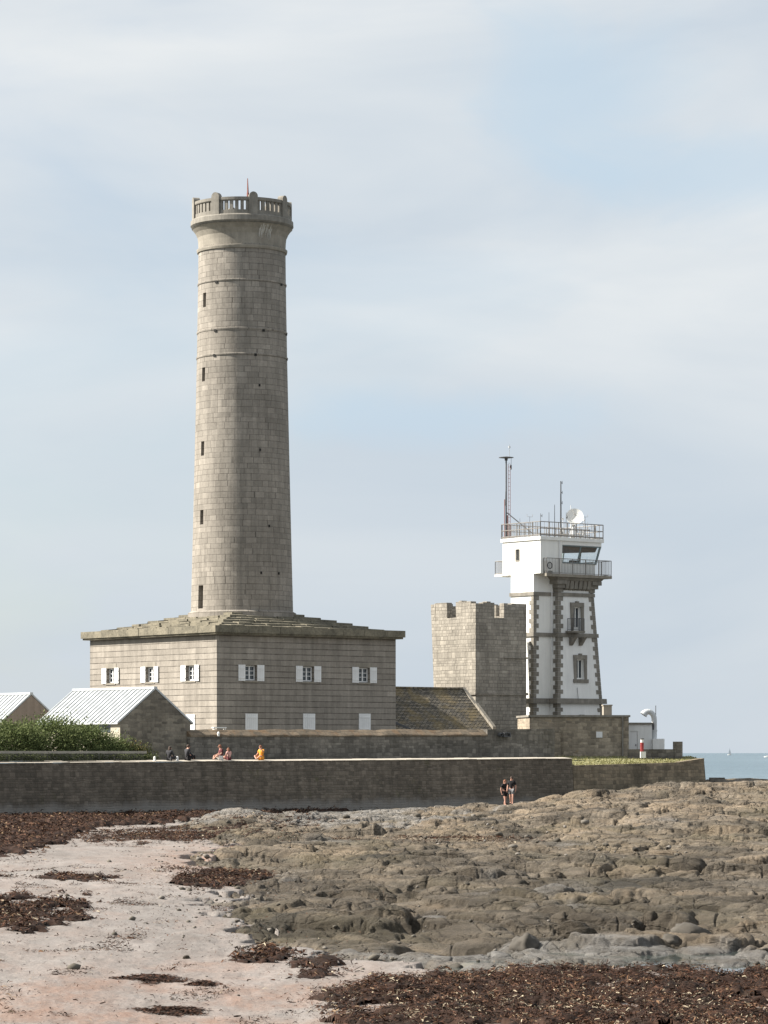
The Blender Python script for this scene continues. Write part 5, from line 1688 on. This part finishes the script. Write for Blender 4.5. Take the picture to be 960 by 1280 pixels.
shrub('tamarisk_shrub', [(-25.4, 195.8, 6.8, 2.3, 1.25, 1.4), (-23.0, 197.6, 6.9, 2.1, 1.45, 1.4), (-20.9, 199.6, 7.0, 1.9, 1.65, 1.4), (-18.9, 201.6, 6.75, 1.8, 1.4, 1.3), (-17.5, 203.0, 6.45, 1.3, .9, 1.1)], 46000, .15, (M['leaf'],),
      'broad feathery green shrub in front of the metal roofed sheds', 6.0, .45, 10)
shrub('low_shrub', [(-16.7, 203.6, 6.4, .9, .62, .8), (-15.8, 204.3, 6.3, .75, .45, .6)], 6500, .12, (M['leaf_dark'],), 'low dark shrub with rusty tips at the right end of the big shrub', 6.0, .6, 4)
pd = WD; pth = math.atan2(pd.y, pd.x)
G0 = pt(186, HY, 205); G0 = Vector((G0.x, 199.2, 6.0))
gp = Vector(((186 - CX) / F * 202, 202, 6.0))
PL = root('planter_wall', gp, pth, 'low stone planter wall with rounded end below the green shrub', 'wall')
m = MB(); zp_ = zat(938.8, 200) - 6
m.box(-26, -.5, 0, .5, 0, zp_ - .16)
for i in range(8):
    a0, a1 = -math.pi / 2 + math.pi * i / 8, -math.pi / 2 + math.pi * (i + 1) / 8
    m.face([(-.5 + .25 * math.cos(a0), .25 + .25 * math.sin(a0), 0), (-.5 + .25 * math.cos(a1), .25 + .25 * math.sin(a1), 0), (-.5 + .25 * math.cos(a1), .25 + .25 * math.sin(a1), zp_ - .16), (-.5 + .25 * math.cos(a0), .25 + .25 * math.sin(a0), zp_ - .16)])
m.build('masonry', M['enclosure'], PL)
m = MB(); m.box(-26, -.2, -.06, .56, zp_ - .158, zp_); m.build('coping', M['coping'], PL)
r = root('low_hedge', gp - Vector((-pd.y, pd.x, 0)) * .55, pth, 'thin clipped dark green hedge along the foot of the planter wall', 'hedge')
m = MB(); rnd = random.Random(4)
for _ in range(9000):
    p = Vector((-26 * rnd.random() + .3, rnd.uniform(-.25, .25), rnd.uniform(0, zp_ - .2 + rnd.uniform(-.05, .05))))
    a = Vector((rnd.gauss(0, 1), rnd.gauss(0, 1), rnd.gauss(.3, 1))).normalized(); b = a.orthogonal().normalized(); L_ = rnd.uniform(.06, .13)
    m.face([p, p + a * L_ * .5 + b * L_ * .3, p + a * L_, p + a * L_ * .5 - b * L_ * .3]); m.tone.append(rnd.random() * .6)
m.build('foliage', M['leaf_dark'], r)

# ------------------------------------------------------------ people
def skin_mesh(joints, edges, rad, sub=1):
    me = bpy.data.meshes.new('tmp')
    keys = list(joints)
    me.from_pydata([joints[k] for k in keys], [(keys.index(a), keys.index(b)) for a, b in edges], [])
    o = bpy.data.objects.new('tmp', me); COL.objects.link(o)
    md = o.modifiers.new('skin', 'SKIN'); md.use_smooth_shade = True
    for i, k in enumerate(keys):
        v = me.skin_vertices[0].data[i]
        r_ = rad[k]; v.radius = r_ if isinstance(r_, tuple) else (r_, r_)
        v.use_root = (i == 0)
    o.modifiers.new('sub', 'SUBSURF').levels = sub
    o.modifiers['sub'].render_levels = sub
    dg = bpy.context.evaluated_depsgraph_get()
    dg.update()
    out = bpy.data.meshes.new_from_object(o.evaluated_get(dg))
    bpy.data.objects.remove(o, do_unlink=True); bpy.data.meshes.remove(me)
    return out
def ball(m, c, r, n=10, k=7, squash=(1, 1, 1), zmin=-1.0):
    c = Vector(c)
    for i in range(k):
        a0, a1 = -math.pi / 2 + math.pi * i / k, -math.pi / 2 + math.pi * (i + 1) / k
        if math.sin(a1) <= zmin: continue
        for j in range(n):
            b0, b1 = 2 * math.pi * j / n, 2 * math.pi * (j + 1) / n
            P = lambda a, b: c + Vector((r * squash[0] * math.cos(a) * math.cos(b), r * squash[1] * math.cos(a) * math.sin(b), r * squash[2] * math.sin(a)))
            m.face([P(a0, b0), P(a0, b1), P(a1, b1), P(a1, b0)])
def add_mesh(name, me, mat, parent):
    me.name = name; me.materials.clear(); me.materials.append(mat)
    me.polygons.foreach_set('use_smooth', [True] * len(me.polygons))
    o = bpy.data.objects.new(name, me); COL.objects.link(o); o.parent = parent
    return o
def person(loc, rz, label, group, pose, top, bottom, hair, tall=1.0, shorts=True, long_hair=False, sleeves=True, hold=None):
    r = root('person', loc, rz, label, 'person', group)
    J = {}
    if pose == 'walk':
        hip = .93
        J['pel'] = (0, 0, hip); J['sp'] = (0, .01, 1.15); J['ch'] = (0, .0, 1.34); J['nk'] = (0, -.01, 1.49); J['hd'] = (0, -.03, 1.60); J['hd2'] = (0, -.03, 1.68)
        for s, n, st in (((-1, 'l', .22), (1, 'r', -.16)) if long_hair else ((-1, 'l', -.10), (1, 'r', .17))):
            J['hp' + n] = (.09 * s, 0, hip - .04); J['kn' + n] = (.10 * s, -st * .55 - .03, .50); J['an' + n] = (.10 * s, -st + (.06 if st < 0 else 0), .09 if st > 0 else .14); J['to' + n] = (.11 * s, -st - .15 + (.06 if st < 0 else 0), .035 if st > 0 else .05)
            J['sh' + n] = (.18 * s, 0, 1.42); J['el' + n] = (.25 * s, .03 + st * .3, 1.15); J['wr' + n] = (.25 * s, -.08 + st * .5, .92); J['ha' + n] = (.245 * s, -.11 + st * .55, .83)
    else:
        hip = .12
        J['pel'] = (0, 0, hip); J['sp'] = (0, .04, .36); J['ch'] = (0, .02, .55); J['nk'] = (0, -.04, .70); J['hd'] = (0, -.07, .81); J['hd2'] = (0, -.07, .89)
        for s, n in ((-1, 'l'), (1, 'r')):
            J['hp' + n] = (.10 * s, -.02, hip); J['kn' + n] = (.27 * s, -.36, .26); J['an' + n] = (.06 * s, -.46, .08); J['to' + n] = (-.06 * s, -.50, .06)
            J['sh' + n] = (.18 * s, .02, .63); J['el' + n] = (.27 * s, -.05, .38); J['wr' + n] = (.18 * s, -.28, .30); J['ha' + n] = (.12 * s, -.35, .29)
        if hold == 'raise':
            J['elr'] = (.33, -.12, .52); J['wrr'] = (.26, -.26, .70); J['har'] = (.22, -.30, .77)
    J = {k: Vector(v) * tall for k, v in J.items()}
    E = [('pel', 'sp'), ('sp', 'ch'), ('ch', 'nk'), ('nk', 'hd'), ('hd', 'hd2')]
    for n in 'lr': E += [('pel', 'hp' + n), ('hp' + n, 'kn' + n), ('kn' + n, 'an' + n), ('an' + n, 'to' + n), ('ch', 'sh' + n), ('sh' + n, 'el' + n), ('el' + n, 'wr' + n), ('wr' + n, 'ha' + n)]
    Rr = dict(pel=.125, sp=.115, ch=.135, nk=.055, hd=.092, hd2=.085)
    for n in 'lr': Rr.update({'hp' + n: .092, 'kn' + n: .06, 'an' + n: .042, 'to' + n: .036, 'sh' + n: .062, 'el' + n: .044, 'wr' + n: .033, 'ha' + n: .036})
    Rr = {k: v * tall for k, v in Rr.items()}
    body = add_mesh('body', skin_mesh(J, E, Rr), M['skin'], r)
    # face and fingers join the body mesh
    m = MB(); h = J['hd']
    m.hexa([h + Vector(p) for p in ((-.015, -.12, -.02), (.015, -.12, -.02), (.012, -.08, -.02), (-.012, -.08, -.02))], [h + Vector(p) for p in ((-.008, -.095, .04), (.008, -.095, .04), (.008, -.08, .04), (-.008, -.08, .04))])
    for s in (-1, 1):
        ball(m, h + Vector((.088 * s, 0, .01)), .024, 6, 4, (.5, 1, 1.3)); ball(m, h + Vector((.034 * s, -.082, .035)), .013, 6, 4)
    for n, s in (('l', -1), ('r', 1)):
        hd = J['ha' + n]; d = (hd - J['wr' + n]).normalized(); sd = Vector((0, 1, 0)) if pose == 'walk' else Vector((1, 0, 0))
        for k in range(4): m.tube(hd + sd * (.024 - .016 * k), hd + sd * (.024 - .016 * k) + d * (.075 + .012 * (k in (1, 2))) + Vector((-.018 * s, -.012, 0)), .008, 5, .006)
        m.tube(hd - sd * .03, hd - sd * .05 + d * .04, .009, 5, .007)
    tmp = m.build('tmp_part', M['skin'])
    import bmesh
    bm = bmesh.new(); bm.from_mesh(body.data); bm.from_mesh(tmp.data); bm.to_mesh(body.data); bm.free()
    md = tmp.data; bpy.data.objects.remove(tmp, do_unlink=True); bpy.data.meshes.remove(md)
    # clothes
    g = .022
    Et = [('pel', 'sp'), ('sp', 'ch'), ('ch', 'nk2')]; Jt = {k: J[k] for k in ('pel', 'sp', 'ch')}; Jt['nk2'] = J['ch'].lerp(J['nk'], .75); Rt = {'pel': .15, 'sp': .14, 'ch': .158, 'nk2': .07}
    for n in 'lr':
        Jt['sh' + n] = J['sh' + n]; Jt['el' + n] = J['sh' + n].lerp(J['el' + n], .8 if sleeves == True else 1.0); Rt['sh' + n] = .088; Rt['el' + n] = .066; Et += [('ch', 'sh' + n), ('sh' + n, 'el' + n)]
        if sleeves == 'long': Jt['wr' + n] = J['wr' + n]; Rt['wr' + n] = .05; Et.append(('el' + n, 'wr' + n))
    add_mesh('shirt', skin_mesh(Jt, Et, {k: v * tall for k, v in Rt.items()}), M[top], r)
    Jb = {'pel': J['pel']}; Rb = {'pel': .148}; Eb = []
    for n in 'lr':
        Jb['hp' + n] = J['hp' + n]; Rb['hp' + n] = .115; Eb += [('pel', 'hp' + n), ('hp' + n, 'kn' + n)]
        Jb['kn' + n] = J['hp' + n].lerp(J['kn' + n], .72 if shorts else 1.0); Rb['kn' + n] = .092 if shorts else .078
        if not shorts: Jb['an' + n] = J['an' + n]; Rb['an' + n] = .06; Eb.append(('kn' + n, 'an' + n))
    add_mesh('shorts' if shorts else 'trousers', skin_mesh(Jb, Eb, {k: v * tall for k, v in Rb.items()}), M[bottom], r)
    m = MB(); c = J['hd'] + Vector((0, .02, .045))
    ball(m, c, .105 * tall, 12, 9, (1, 1.05, 1.05), -.35)
    if long_hair: ball(m, c + Vector((0, .05, -.12)), .1, 10, 7, (1, .7, 1.5))
    m.build('hair', M[hair], r, smooth=True)
    if pose == 'walk':
        m = MB()
        for n in 'lr':
            t_ = J['to' + n]; a = J['an' + n]
            f = (t_ - a).normalized()
            ball(m, a.lerp(t_, .55) - Vector((0, 0, .02)), .1, 8, 5, (.5, 1.25, .45))
        m.build('shoes', M['c_black'], r)
    return r
def ground_at(x, y):
    xa, ya = np.array([x]), np.array([y])
    return float(max(sand_z(xa, ya)[0], rock_z(xa, ya)[0]))
GW = 'couple walking on the rocks below the sea wall'
for px, Y_, lab, tp, bt, hr, tl, lh in ((631.0, 203.5, 'shorter person in black top and black shorts, left of the pair on the rocks', 'c_black', 'c_black', 'hair_red', .96, True),
                                  (639.5, 203.0, 'taller person in black top and grey shorts, right of the pair on the rocks', 'c_black', 'c_midgrey', 'hair', 1.03, False)):
    x = (px - CX) / F * Y_
    zg = max(ground_at(x + dx, Y_ + dy) for dx in (-.12, 0, .12) for dy in (-.25, 0, .15))
    person((x, Y_, zg), .55 if lh else -.3, lab, GW, 'walk', tp, bt, hr, tl, True, lh, True)
GS = 'people sitting on top of the sea wall'
cop = lambda px: (lambda s: (WA + WD * s - off * 0.1, s))(run(WA, WD, px))
for px, dep, rz, lab, tp, bt, hr, tl, lh, sl_, hold, sh in (
        (217.5, .45, 2.7, 'person in dark grey clothes hunched on the sea wall, farthest left', 'c_grey', 'c_grey', 'hair', .9, True, 'long', None, False),
        (240, .45, 2.2, 'person in a dark jacket sitting upright on the sea wall, second from left', 'c_grey', 'c_black', 'hair', 1.02, False, 'long', None, False),
        (281.5, .45, -1.2, 'person in maroon top with white lap sitting beside a child on the sea wall', 'c_maroon', 'c_white', 'hair_red', 1.0, True, True, None, True),
        (291.5, .45, -2.4, 'smaller person in pink sitting right of the person in maroon on the sea wall', 'c_pink', 'c_maroon', 'hair_red', .78, True, True, None, True),
        (332, .45, -.7, 'person in bright orange top sitting alone on the sea wall with one arm raised', 'c_orange', 'c_orange', 'hair_red', .95, True, True, 'raise', True)):
    s = run(WA, WD, px)
    p = WA + WD * s - off * dep
    Lw = (WB - WA).length
    zt_ = ztA + (ztB - ztA) * s / Lw + .12
    person((p.x, p.y, zt_), rz, lab, GS, 'sit', tp, bt, hr, tl, sh, lh, sl_, hold)
for px, lab in ((197, 'short white peg on the sea wall left of the seated people'), (225.5, 'short white peg on the sea wall between the two dark seated people')):
    s = run(WA, WD, px); p = WA + WD * s - off * .3
    m = MB(); m.lathe([(.07, 0), (.07, .22), (.05, .27), (.001, .28)], 10); m.lathe([(.001, -.001), (.1, -.001), (.1, .03), (.07, .031)], 10)
    o = m.build('peg', M['shutter']); o.location = (p.x, p.y, ztA + (ztB - ztA) * s / (WB - WA).length + .09)
    tag(o, lab, 'peg', 'white pegs on the sea wall')

# ------------------------------------------------------------ boats far out
SB = root('sailing_boat', ((912 - CX) / F * 9000, 9000, 0), .75, 'distant sailing boat with pale grey sails on the horizon', 'sailing boat')
def hull(m, L, B, H, n=10):
    secs = []
    for i in range(n + 1):
        t = i / n; x = -L / 2 + L * t
        b = B / 2 * (1 - max(0, (t - .45) / .55) ** 2) * (.75 + .25 * min(1, t / .3)); h = H * (1 + .25 * t * t)
        secs.append([(x, b + .01, h), (x, b * .8, .1), (x, 0, -.6), (x, -b * .8, .1), (x, -b - .01, h)])
    for A, B_ in zip(secs, secs[1:]):
        for i in range(4): m.face([A[i], A[i + 1], B_[i + 1], B_[i]])
        m.face([A[4], A[0], B_[0], B_[4]])
    m.face(secs[0])
m = MB(); hull(m, 15, 4.2, 1.5); m.box(-3, 3, -1.2, 1.2, 1.5, 2.3); m.build('hull', M['white'], SB)
m = MB(); m.tube((1, 0, 1), (1, 0, 20), .14, 6); m.tube((1, 0, 2.8), (-6, 0, 2.8), .12, 6); m.build('mast', M['rail'], SB)
def sail(m, pts, belly):
    a, b, c = [Vector(p) for p in pts]; n = 6
    P = lambda u, v: a + (b - a) * u * (1 - v) + (c - a) * v + Vector((0, belly * math.sin(math.pi * u) * (1 - v) * math.sin(math.pi * min(.95, v + .05)), 0))
    for i in range(n):
        for j in range(n):
            m.face([P(i / n, j / n), P((i + 1) / n, j / n), P((i + 1) / n, (j + 1) / n), P(i / n, (j + 1) / n)])
for pts in (((1, 0, 3), (-5.8, 0, 3), (.9, 0, 19.5)), ((7.2, 0, 1.8), (1.4, 0, 2.4), (1.2, 0, 17))):
    m = MB(); sail(m, pts, .8); m.build('sail', M['shutter'], SB)
MO = root('motor_boat', ((958.8 - CX) / F * 4600, 4600, 0), 2.9, 'small white motor boat with wake at the right edge of the sea', 'motor boat')
m = MB(); hull(m, 9, 2.8, 1.3); m.build('hull', M['white'], MO)
m = MB(); m.hexa([(-2, -1, 1.3), (1.8, -1, 1.3), (1.8, 1, 1.3), (-2, 1, 1.3)], [(-1.8, -.9, 2.6), (.8, -.9, 2.6), (.8, .9, 2.6), (-1.8, .9, 2.6)]); m.build('cabin', M['white'], MO)
m = MB(); m.box(-1.5, .9, -.96, .96, 1.8, 2.3); m.build('windscreen', M['pane'], MO)
wk = MB()
for k in range(14):
    x = -4.5 - k * .9; w = .5 + k * .12
    wk.hexa([(x - 1, -w, -.1), (x, -w * .9, -.1), (x, w * .9, -.1), (x - 1, w, -.1)], [(x - 1, -w * .7, .45 - .025 * k), (x, -w * .6, .48 - .025 * k), (x, w * .6, .48 - .025 * k), (x - 1, w * .7, .45 - .025 * k)])
wk.build('wake', M['white'], MO)

# ------------------------------------------------------------ loose boulders on the shore
for px, py_, s, sd, lab in ((655, 1189, (.26, .28, .26), 3, 'dark angular boulder beside the pale wet ledges above the seaweed'),
                            (860, 1184, (.50, .4, .27), 5, 'largest dark boulder, right of the tide pool'),
                            (838, 1188, (.2, .2, .17), 6, 'small dark stone leaning on the largest boulder'),
                            (722, 1168, (.42, .4, .28), 7, 'rounded mossy boulder in the middle of the near rocks'),
                            (546, 1081, (.33, .4, .30), 11, 'dark round boulder standing on the middle rocks'),
                            (233, 1203, (.07, .07, .06), 13, 'small dark pebble alone on the open sand')):
    D = 4.0 * F / (py_ - HY)
    x = (px - CX) / F * D
    o = stone('boulder', (x, D, ground_at(x, D) + s[2] * .05), s, M['rock'] if sd not in (3, 5, 6) else plain('dark wet stone', (.075, .066, .055), .8, vary=.4, bump=.5), lab, sd, sd)

# ------------------------------------------------------------ seaweed
def to_world(px, py_, h=3.95):
    D = h * F / (py_ - HY); return ((px - CX) / F * D, D)
def weed_density(X, Y):
    d = np.zeros(X.shape)
    n1 = fbm(X / 1.3, Y / 2.4, 201, 4); n2 = fbm(X / .45, Y / .8, 205, 3)
    # near band
    xb = np.interp(Y, [18, 47, 50, 53, 56, 58.5, 61, 63], [-1.4, -.9, -.75, -.95, -.4, .5, 2, 30])
    d = np.maximum(d, sstep(-.9, 1.0, X - xb + 1.2 * n1 + .5 * n2) * sstep(59.5, 56.5, Y + 2.0 * n1))
    gap = sstep(.18, .45, fbm(X / 1.1, Y / 2.2, 207, 4) + .12 * sstep(52, 47, Y)) * sstep(58, 54, Y)
    return d * (1 - .8 * gap)
def weed_patch(X, Y):
    n1 = fbm(X / 1.6, Y / 3.4, 211, 4); n2 = fbm(X / .5, Y / 1.1, 215, 3)
    d = np.zeros(X.shape)
    for (cx, cy, rx, ry, k) in ((-8.75, 75, 1.5, 8.5, 1.0), (-9.2, 97, 1.1, 3.6, .75), (-11.6, 97.5, .5, 2, .5), (-5.2, 101, 1.35, 6.0, .95), (-2.3, 62.5, .62, 2.2, 1.0), (-1.3, 59, .6, 2.2, .7), (-7.0, 108, .8, 4, .5),
                                (-3.6, 141, 3.4, 8, .41), (-10.0, 150, 4.6, 14, .6), (-6, 172, 4.0, 6, .5), (3.5, 146, 3.5, 5, .38)):
        d = np.maximum(d, k * sstep(1.3, .45, np.hypot((X - cx) / rx, (Y - cy) / ry) + 1.0 * n1 + .6 * n2))
    return d
def weed_top(X, Y):
    n1 = fbm(X / 2.2, Y / 6, 221, 4); n2 = fbm(X / .6, Y / 1.6, 225, 3)
    xe = np.interp(Y, [105, 112, 122, 135, 150, 165, 178, 192], [-14.6, -13.6, -13.8, -14.2, -14.8, -15.2, -12, -7])
    d = sstep(1.6, -.9, X - xe + 1.6 * n1 + .8 * n2) * sstep(106, 118, Y + 9 * n1)
    d = d * (1 - .75 * sstep(.15, .5, fbm(X / 2.6, Y / 7, 227, 4)))
    wall_d = (X - WA.x) * WD.y - (Y - WA.y) * WD.x
    d = np.maximum(d, sstep(3.6, .9, wall_d + 1.6 * n1) * sstep(5, -3, X + 2 * n1) * .9)
    return d * (wall_d > .5)
def weed(name, fn, x0, x1, y0, y1, cell, n, size, mat, kind_label, thick):
    nx, ny = int((x1 - x0) / cell), int((y1 - y0) / (cell * 2))
    X, Y = np.meshgrid(np.linspace(x0, x1, nx), np.linspace(y0, y1, ny))
    D = fn(X, Y)
    base = np.maximum(sand_z(X, Y), np.where(rock_mask(X, Y) > .02, rock_z(X, Y), -99))
    Z = base - .05 + (thick * (.6 + 1.3 * fbm(X / 1.1, Y / 1.8, 235, 3) + .8 * fbm(X / .35, Y / .5, 231, 3)) + .05) * sstep(.35, .8, D)
    keep = D > .42
    tone = np.clip(.22 + .35 * fbm(X / .3, Y / .5, 233, 3), 0, .8)
    r = None
    rng = np.random.default_rng(3)
    pts = []
    while len(pts) < n:
        k = 40000
        px_, py_ = rng.uniform(x0, x1, k), rng.uniform(y0, y1, k)
        dd = fn(px_, py_)
        ok = rng.random(k) < np.clip(dd, 0, 1) ** 1.5
        pts.extend(zip(px_[ok], py_[ok]))
        if not ok.any(): break
    P = np.array(pts[:n]); n = len(P)
    pz = np.maximum(sand_z(P[:, 0], P[:, 1]), np.where(rock_mask(P[:, 0], P[:, 1]) > .02, rock_z(P[:, 0], P[:, 1]), -99))
    dd = fn(P[:, 0], P[:, 1])
    pz = pz + (rng.random(n) * .7 + .6 + 1.3 * fbm(P[:, 0] / 1.1, P[:, 1] / 1.8, 235, 3)) * thick * sstep(.35, .8, dd)
    # each frond: a bent strip of two quads
    a = rng.uniform(0, 2 * np.pi, n); L = size * np.minimum(rng.lognormal(0, .45, n), 2.4); W = L * rng.uniform(.06, .30, n)
    pitch = rng.normal(.15, .45, n)
    d = np.stack([np.cos(a) * np.cos(pitch), np.sin(a) * np.cos(pitch), np.sin(pitch)], -1)
    roll = rng.normal(0, .8, n)
    s_ = np.stack([-np.sin(a) * np.cos(roll), np.cos(a) * np.cos(roll), np.sin(roll)], -1)
    b = np.stack([np.cos(a + rng.normal(0, .6, n)), np.sin(a + rng.normal(0, .6, n)), rng.normal(-.25, .4, n)], -1)
    P3 = np.stack([P[:, 0], P[:, 1], pz + .01], -1)
    m1 = P3 + d * L[:, None] * .5; e = m1 + b * L[:, None] * .5
    w = s_ * W[:, None] * .5
    V = np.stack([P3 - w * .6, P3 + w * .6, m1 + w, m1 - w, e + w * .5, e - w * .5], 1).reshape(-1, 3)
    i0 = np.arange(n) * 6
    Fq = np.stack([np.stack([i0, i0 + 1, i0 + 2, i0 + 3], -1), np.stack([i0 + 3, i0 + 2, i0 + 4, i0 + 5], -1)], 1).reshape(-1, 4)
    tn = np.clip(rng.beta(2, 2.4, n) + .55 * fbm(P[:, 0] / .9, P[:, 1] / 1.5, 239, 3), 0.02, .95)
    pale = rng.random(n) < np.where(kind_label == 'near', .025 + .34 * sstep(.0, .4, fbm(P[:, 0] / .9, P[:, 1] / 1.0, 241, 2)) * sstep(53.5, 47.5, P[:, 1]), .03)
    tn = np.where(pale, 1.0, tn)
    # mat
    idx = np.arange(nx * ny).reshape(ny, nx)
    q = np.stack([idx[:-1, :-1], idx[:-1, 1:], idx[1:, 1:], idx[1:, :-1]], -1).reshape(-1, 4)
    kq = (keep[:-1, :-1] & keep[:-1, 1:] & keep[1:, 1:] & keep[1:, :-1]).ravel()
    q = q[kq]
    used = np.unique(q); rm = np.full(nx * ny, -1); rm[used] = np.arange(len(used))
    co = np.stack([X, Y, Z], -1).reshape(-1, 3)[used]
    qt = tone.ravel()[q[:, 0]]
    allv = np.concatenate([co, V]); allq = np.concatenate([rm[q], Fq + len(co)]); allt = np.concatenate([qt, np.repeat(tn, 2)])
    me = bpy.data.meshes.new(name)
    me.vertices.add(len(allv)); me.vertices.foreach_set('co', allv.astype(np.float32).ravel())
    me.loops.add(allq.size); me.loops.foreach_set('vertex_index', allq.astype(np.int32).ravel())
    me.polygons.add(len(allq)); me.polygons.foreach_set('loop_start', np.arange(0, allq.size, 4, dtype=np.int32)); me.polygons.foreach_set('loop_total', np.full(len(allq), 4, dtype=np.int32))
    me.update(calc_edges=True)
    at = me.attributes.new('tone', 'FLOAT', 'FACE'); at.data.foreach_set('value', allt.astype(np.float32))
    me.materials.append(mat)
    o = bpy.data.objects.new(name, me); COL.objects.link(o)
    return tag(o, kind='stuff')
weed('seaweed', weed_density, -2.2, 14, 30, 62, .03, 200000, .052, M['weed'], 'near', .12)
weed('seaweed', weed_patch, -16, 8, 56, 185, .07, 42000, .085, M['weed'], 'mid', .10)
weed('seaweed', weed_top, -32, 6, 104, 222, .10, 70000, .13, M['weed_red'], 'top', .2)
def sparse(X, Y):
    return sstep(.15, .6, fbm(X / 1.2, Y / 4.0, 251, 4)) * .9 * (1 - rock_mask(X, Y)) + .05
weed('seaweed_scraps', lambda X, Y: np.minimum(sparse(X, Y), .4), -13, 0, 36, 112, .3, 24000, .05, M['weed'], 'mid', .012)
# pebbles and broken stone along the edge of the rock
rng = np.random.default_rng(11)
import bmesh
bm = bmesh.new(); bmesh.ops.create_icosphere(bm, subdivisions=1, radius=1.0)
sv = np.array([v.co[:] for v in bm.verts]); sf = np.array([[v.index for v in f.verts] for f in bm.faces]); bm.free()
px_, py_ = rng.uniform(-13, 12, 60000), 48 * (200 / 48) ** rng.random(60000)
mk_ = rock_mask(px_, py_)
ok = rng.random(60000) < np.where(mk_ > .98, .03, np.where((mk_ > .03), .11, .010))
ok &= np.abs(px_ / py_) < .16
px_, py_ = px_[ok], py_[ok]; n = len(px_)
sz = np.minimum(.018 * rng.lognormal(0, .7, n), .11) * (1 + sstep(80, 200, py_))
pz_ = np.maximum(sand_z(px_, py_), rock_z(px_, py_)) + sz * .25
ang = rng.uniform(0, 6.283, n); sq_ = np.stack([sz * rng.uniform(.8, 1.5, n), sz * rng.uniform(.8, 1.5, n), sz * rng.uniform(.5, .9, n)], -1)
V = sv[None] * (1 + .25 * rng.normal(0, 1, (n, len(sv), 1))) * sq_[:, None, :]
ca, sa = np.cos(ang)[:, None], np.sin(ang)[:, None]
V = np.stack([V[..., 0] * ca - V[..., 1] * sa + px_[:, None], V[..., 0] * sa + V[..., 1] * ca + py_[:, None], V[..., 2] + pz_[:, None]], -1).reshape(-1, 3)
Fq = (sf[None] + (np.arange(n) * len(sv))[:, None, None]).reshape(-1, 3)
me = bpy.data.meshes.new('pebbles'); me.vertices.add(len(V)); me.vertices.foreach_set('co', V.astype(np.float32).ravel())
me.loops.add(Fq.size); me.loops.foreach_set('vertex_index', Fq.astype(np.int32).ravel())
me.polygons.add(len(Fq)); me.polygons.foreach_set('loop_start', np.arange(0, Fq.size, 3, dtype=np.int32)); me.polygons.foreach_set('loop_total', np.full(len(Fq), 3, dtype=np.int32)); me.update(calc_edges=True)
at = me.attributes.new('tone', 'FLOAT', 'FACE'); at.data.foreach_set('value', np.repeat(rng.random(n), len(sf)).astype(np.float32))
me.materials.append(tone_mat('pebble stone', [(0, (0.04, 0.036, 0.03)), (0.6, (0.10, 0.088, 0.07)), (1, (0.22, 0.20, 0.18))], .9))
o = bpy.data.objects.new('pebbles', me); COL.objects.link(o); tag(o, kind='stuff')
# two separate dark clumps on the sand in front
for px, py_, w, l, lab, sd in ((190, 1226, .52, 1.0, 'small dark flat seaweed clump on the sand, nearer the rocks', 1), (218, 1266, .50, .75, 'dark flat seaweed clump lowest on the pink sand', 2), (253, 1232, .24, .5, 'tiny seaweed clump just right of another on the open sand', 3)):
    x, y = to_world(px, py_)
    m = MB(); rnd = random.Random(sd)
    z0 = float(sand_z(np.array([x]), np.array([y]))[0])
    for _ in range(1800 if w > .3 else 600):
        a = rnd.uniform(0, 6.283); r_ = rnd.random() ** .6 * (1 + 1.1 * float(perlin(np.array([1.3 * math.cos(a) + sd * 7]), np.array([1.3 * math.sin(a)]), sd)[0]) + rnd.gauss(0, .12))
        p = Vector((w * r_ * math.cos(a), l * r_ * math.sin(a), 0))
        p.z = float(sand_z(np.array([x + p.x]), np.array([y + p.y]))[0]) - z0 + rnd.uniform(0, .07) * max(.1, 1.1 - r_) + .008
        t = rnd.uniform(0, 6.283); d = Vector((math.cos(t), math.sin(t), rnd.gauss(.0, .15))); s_ = Vector((-d.y, d.x, rnd.gauss(0, .3))) * rnd.uniform(.01, .02); L_ = rnd.uniform(.03, .09)
        m.face([p - s_, p + s_, p + d * L_ + s_ * .5, p + d * L_ - s_ * .5]); m.tone.append(rnd.random() * .7)
    o = m.build('seaweed_clump', M['weed']); o.location = (x, y, z0)
    tag(o, lab, 'seaweed', 'seaweed clumps on the sand')
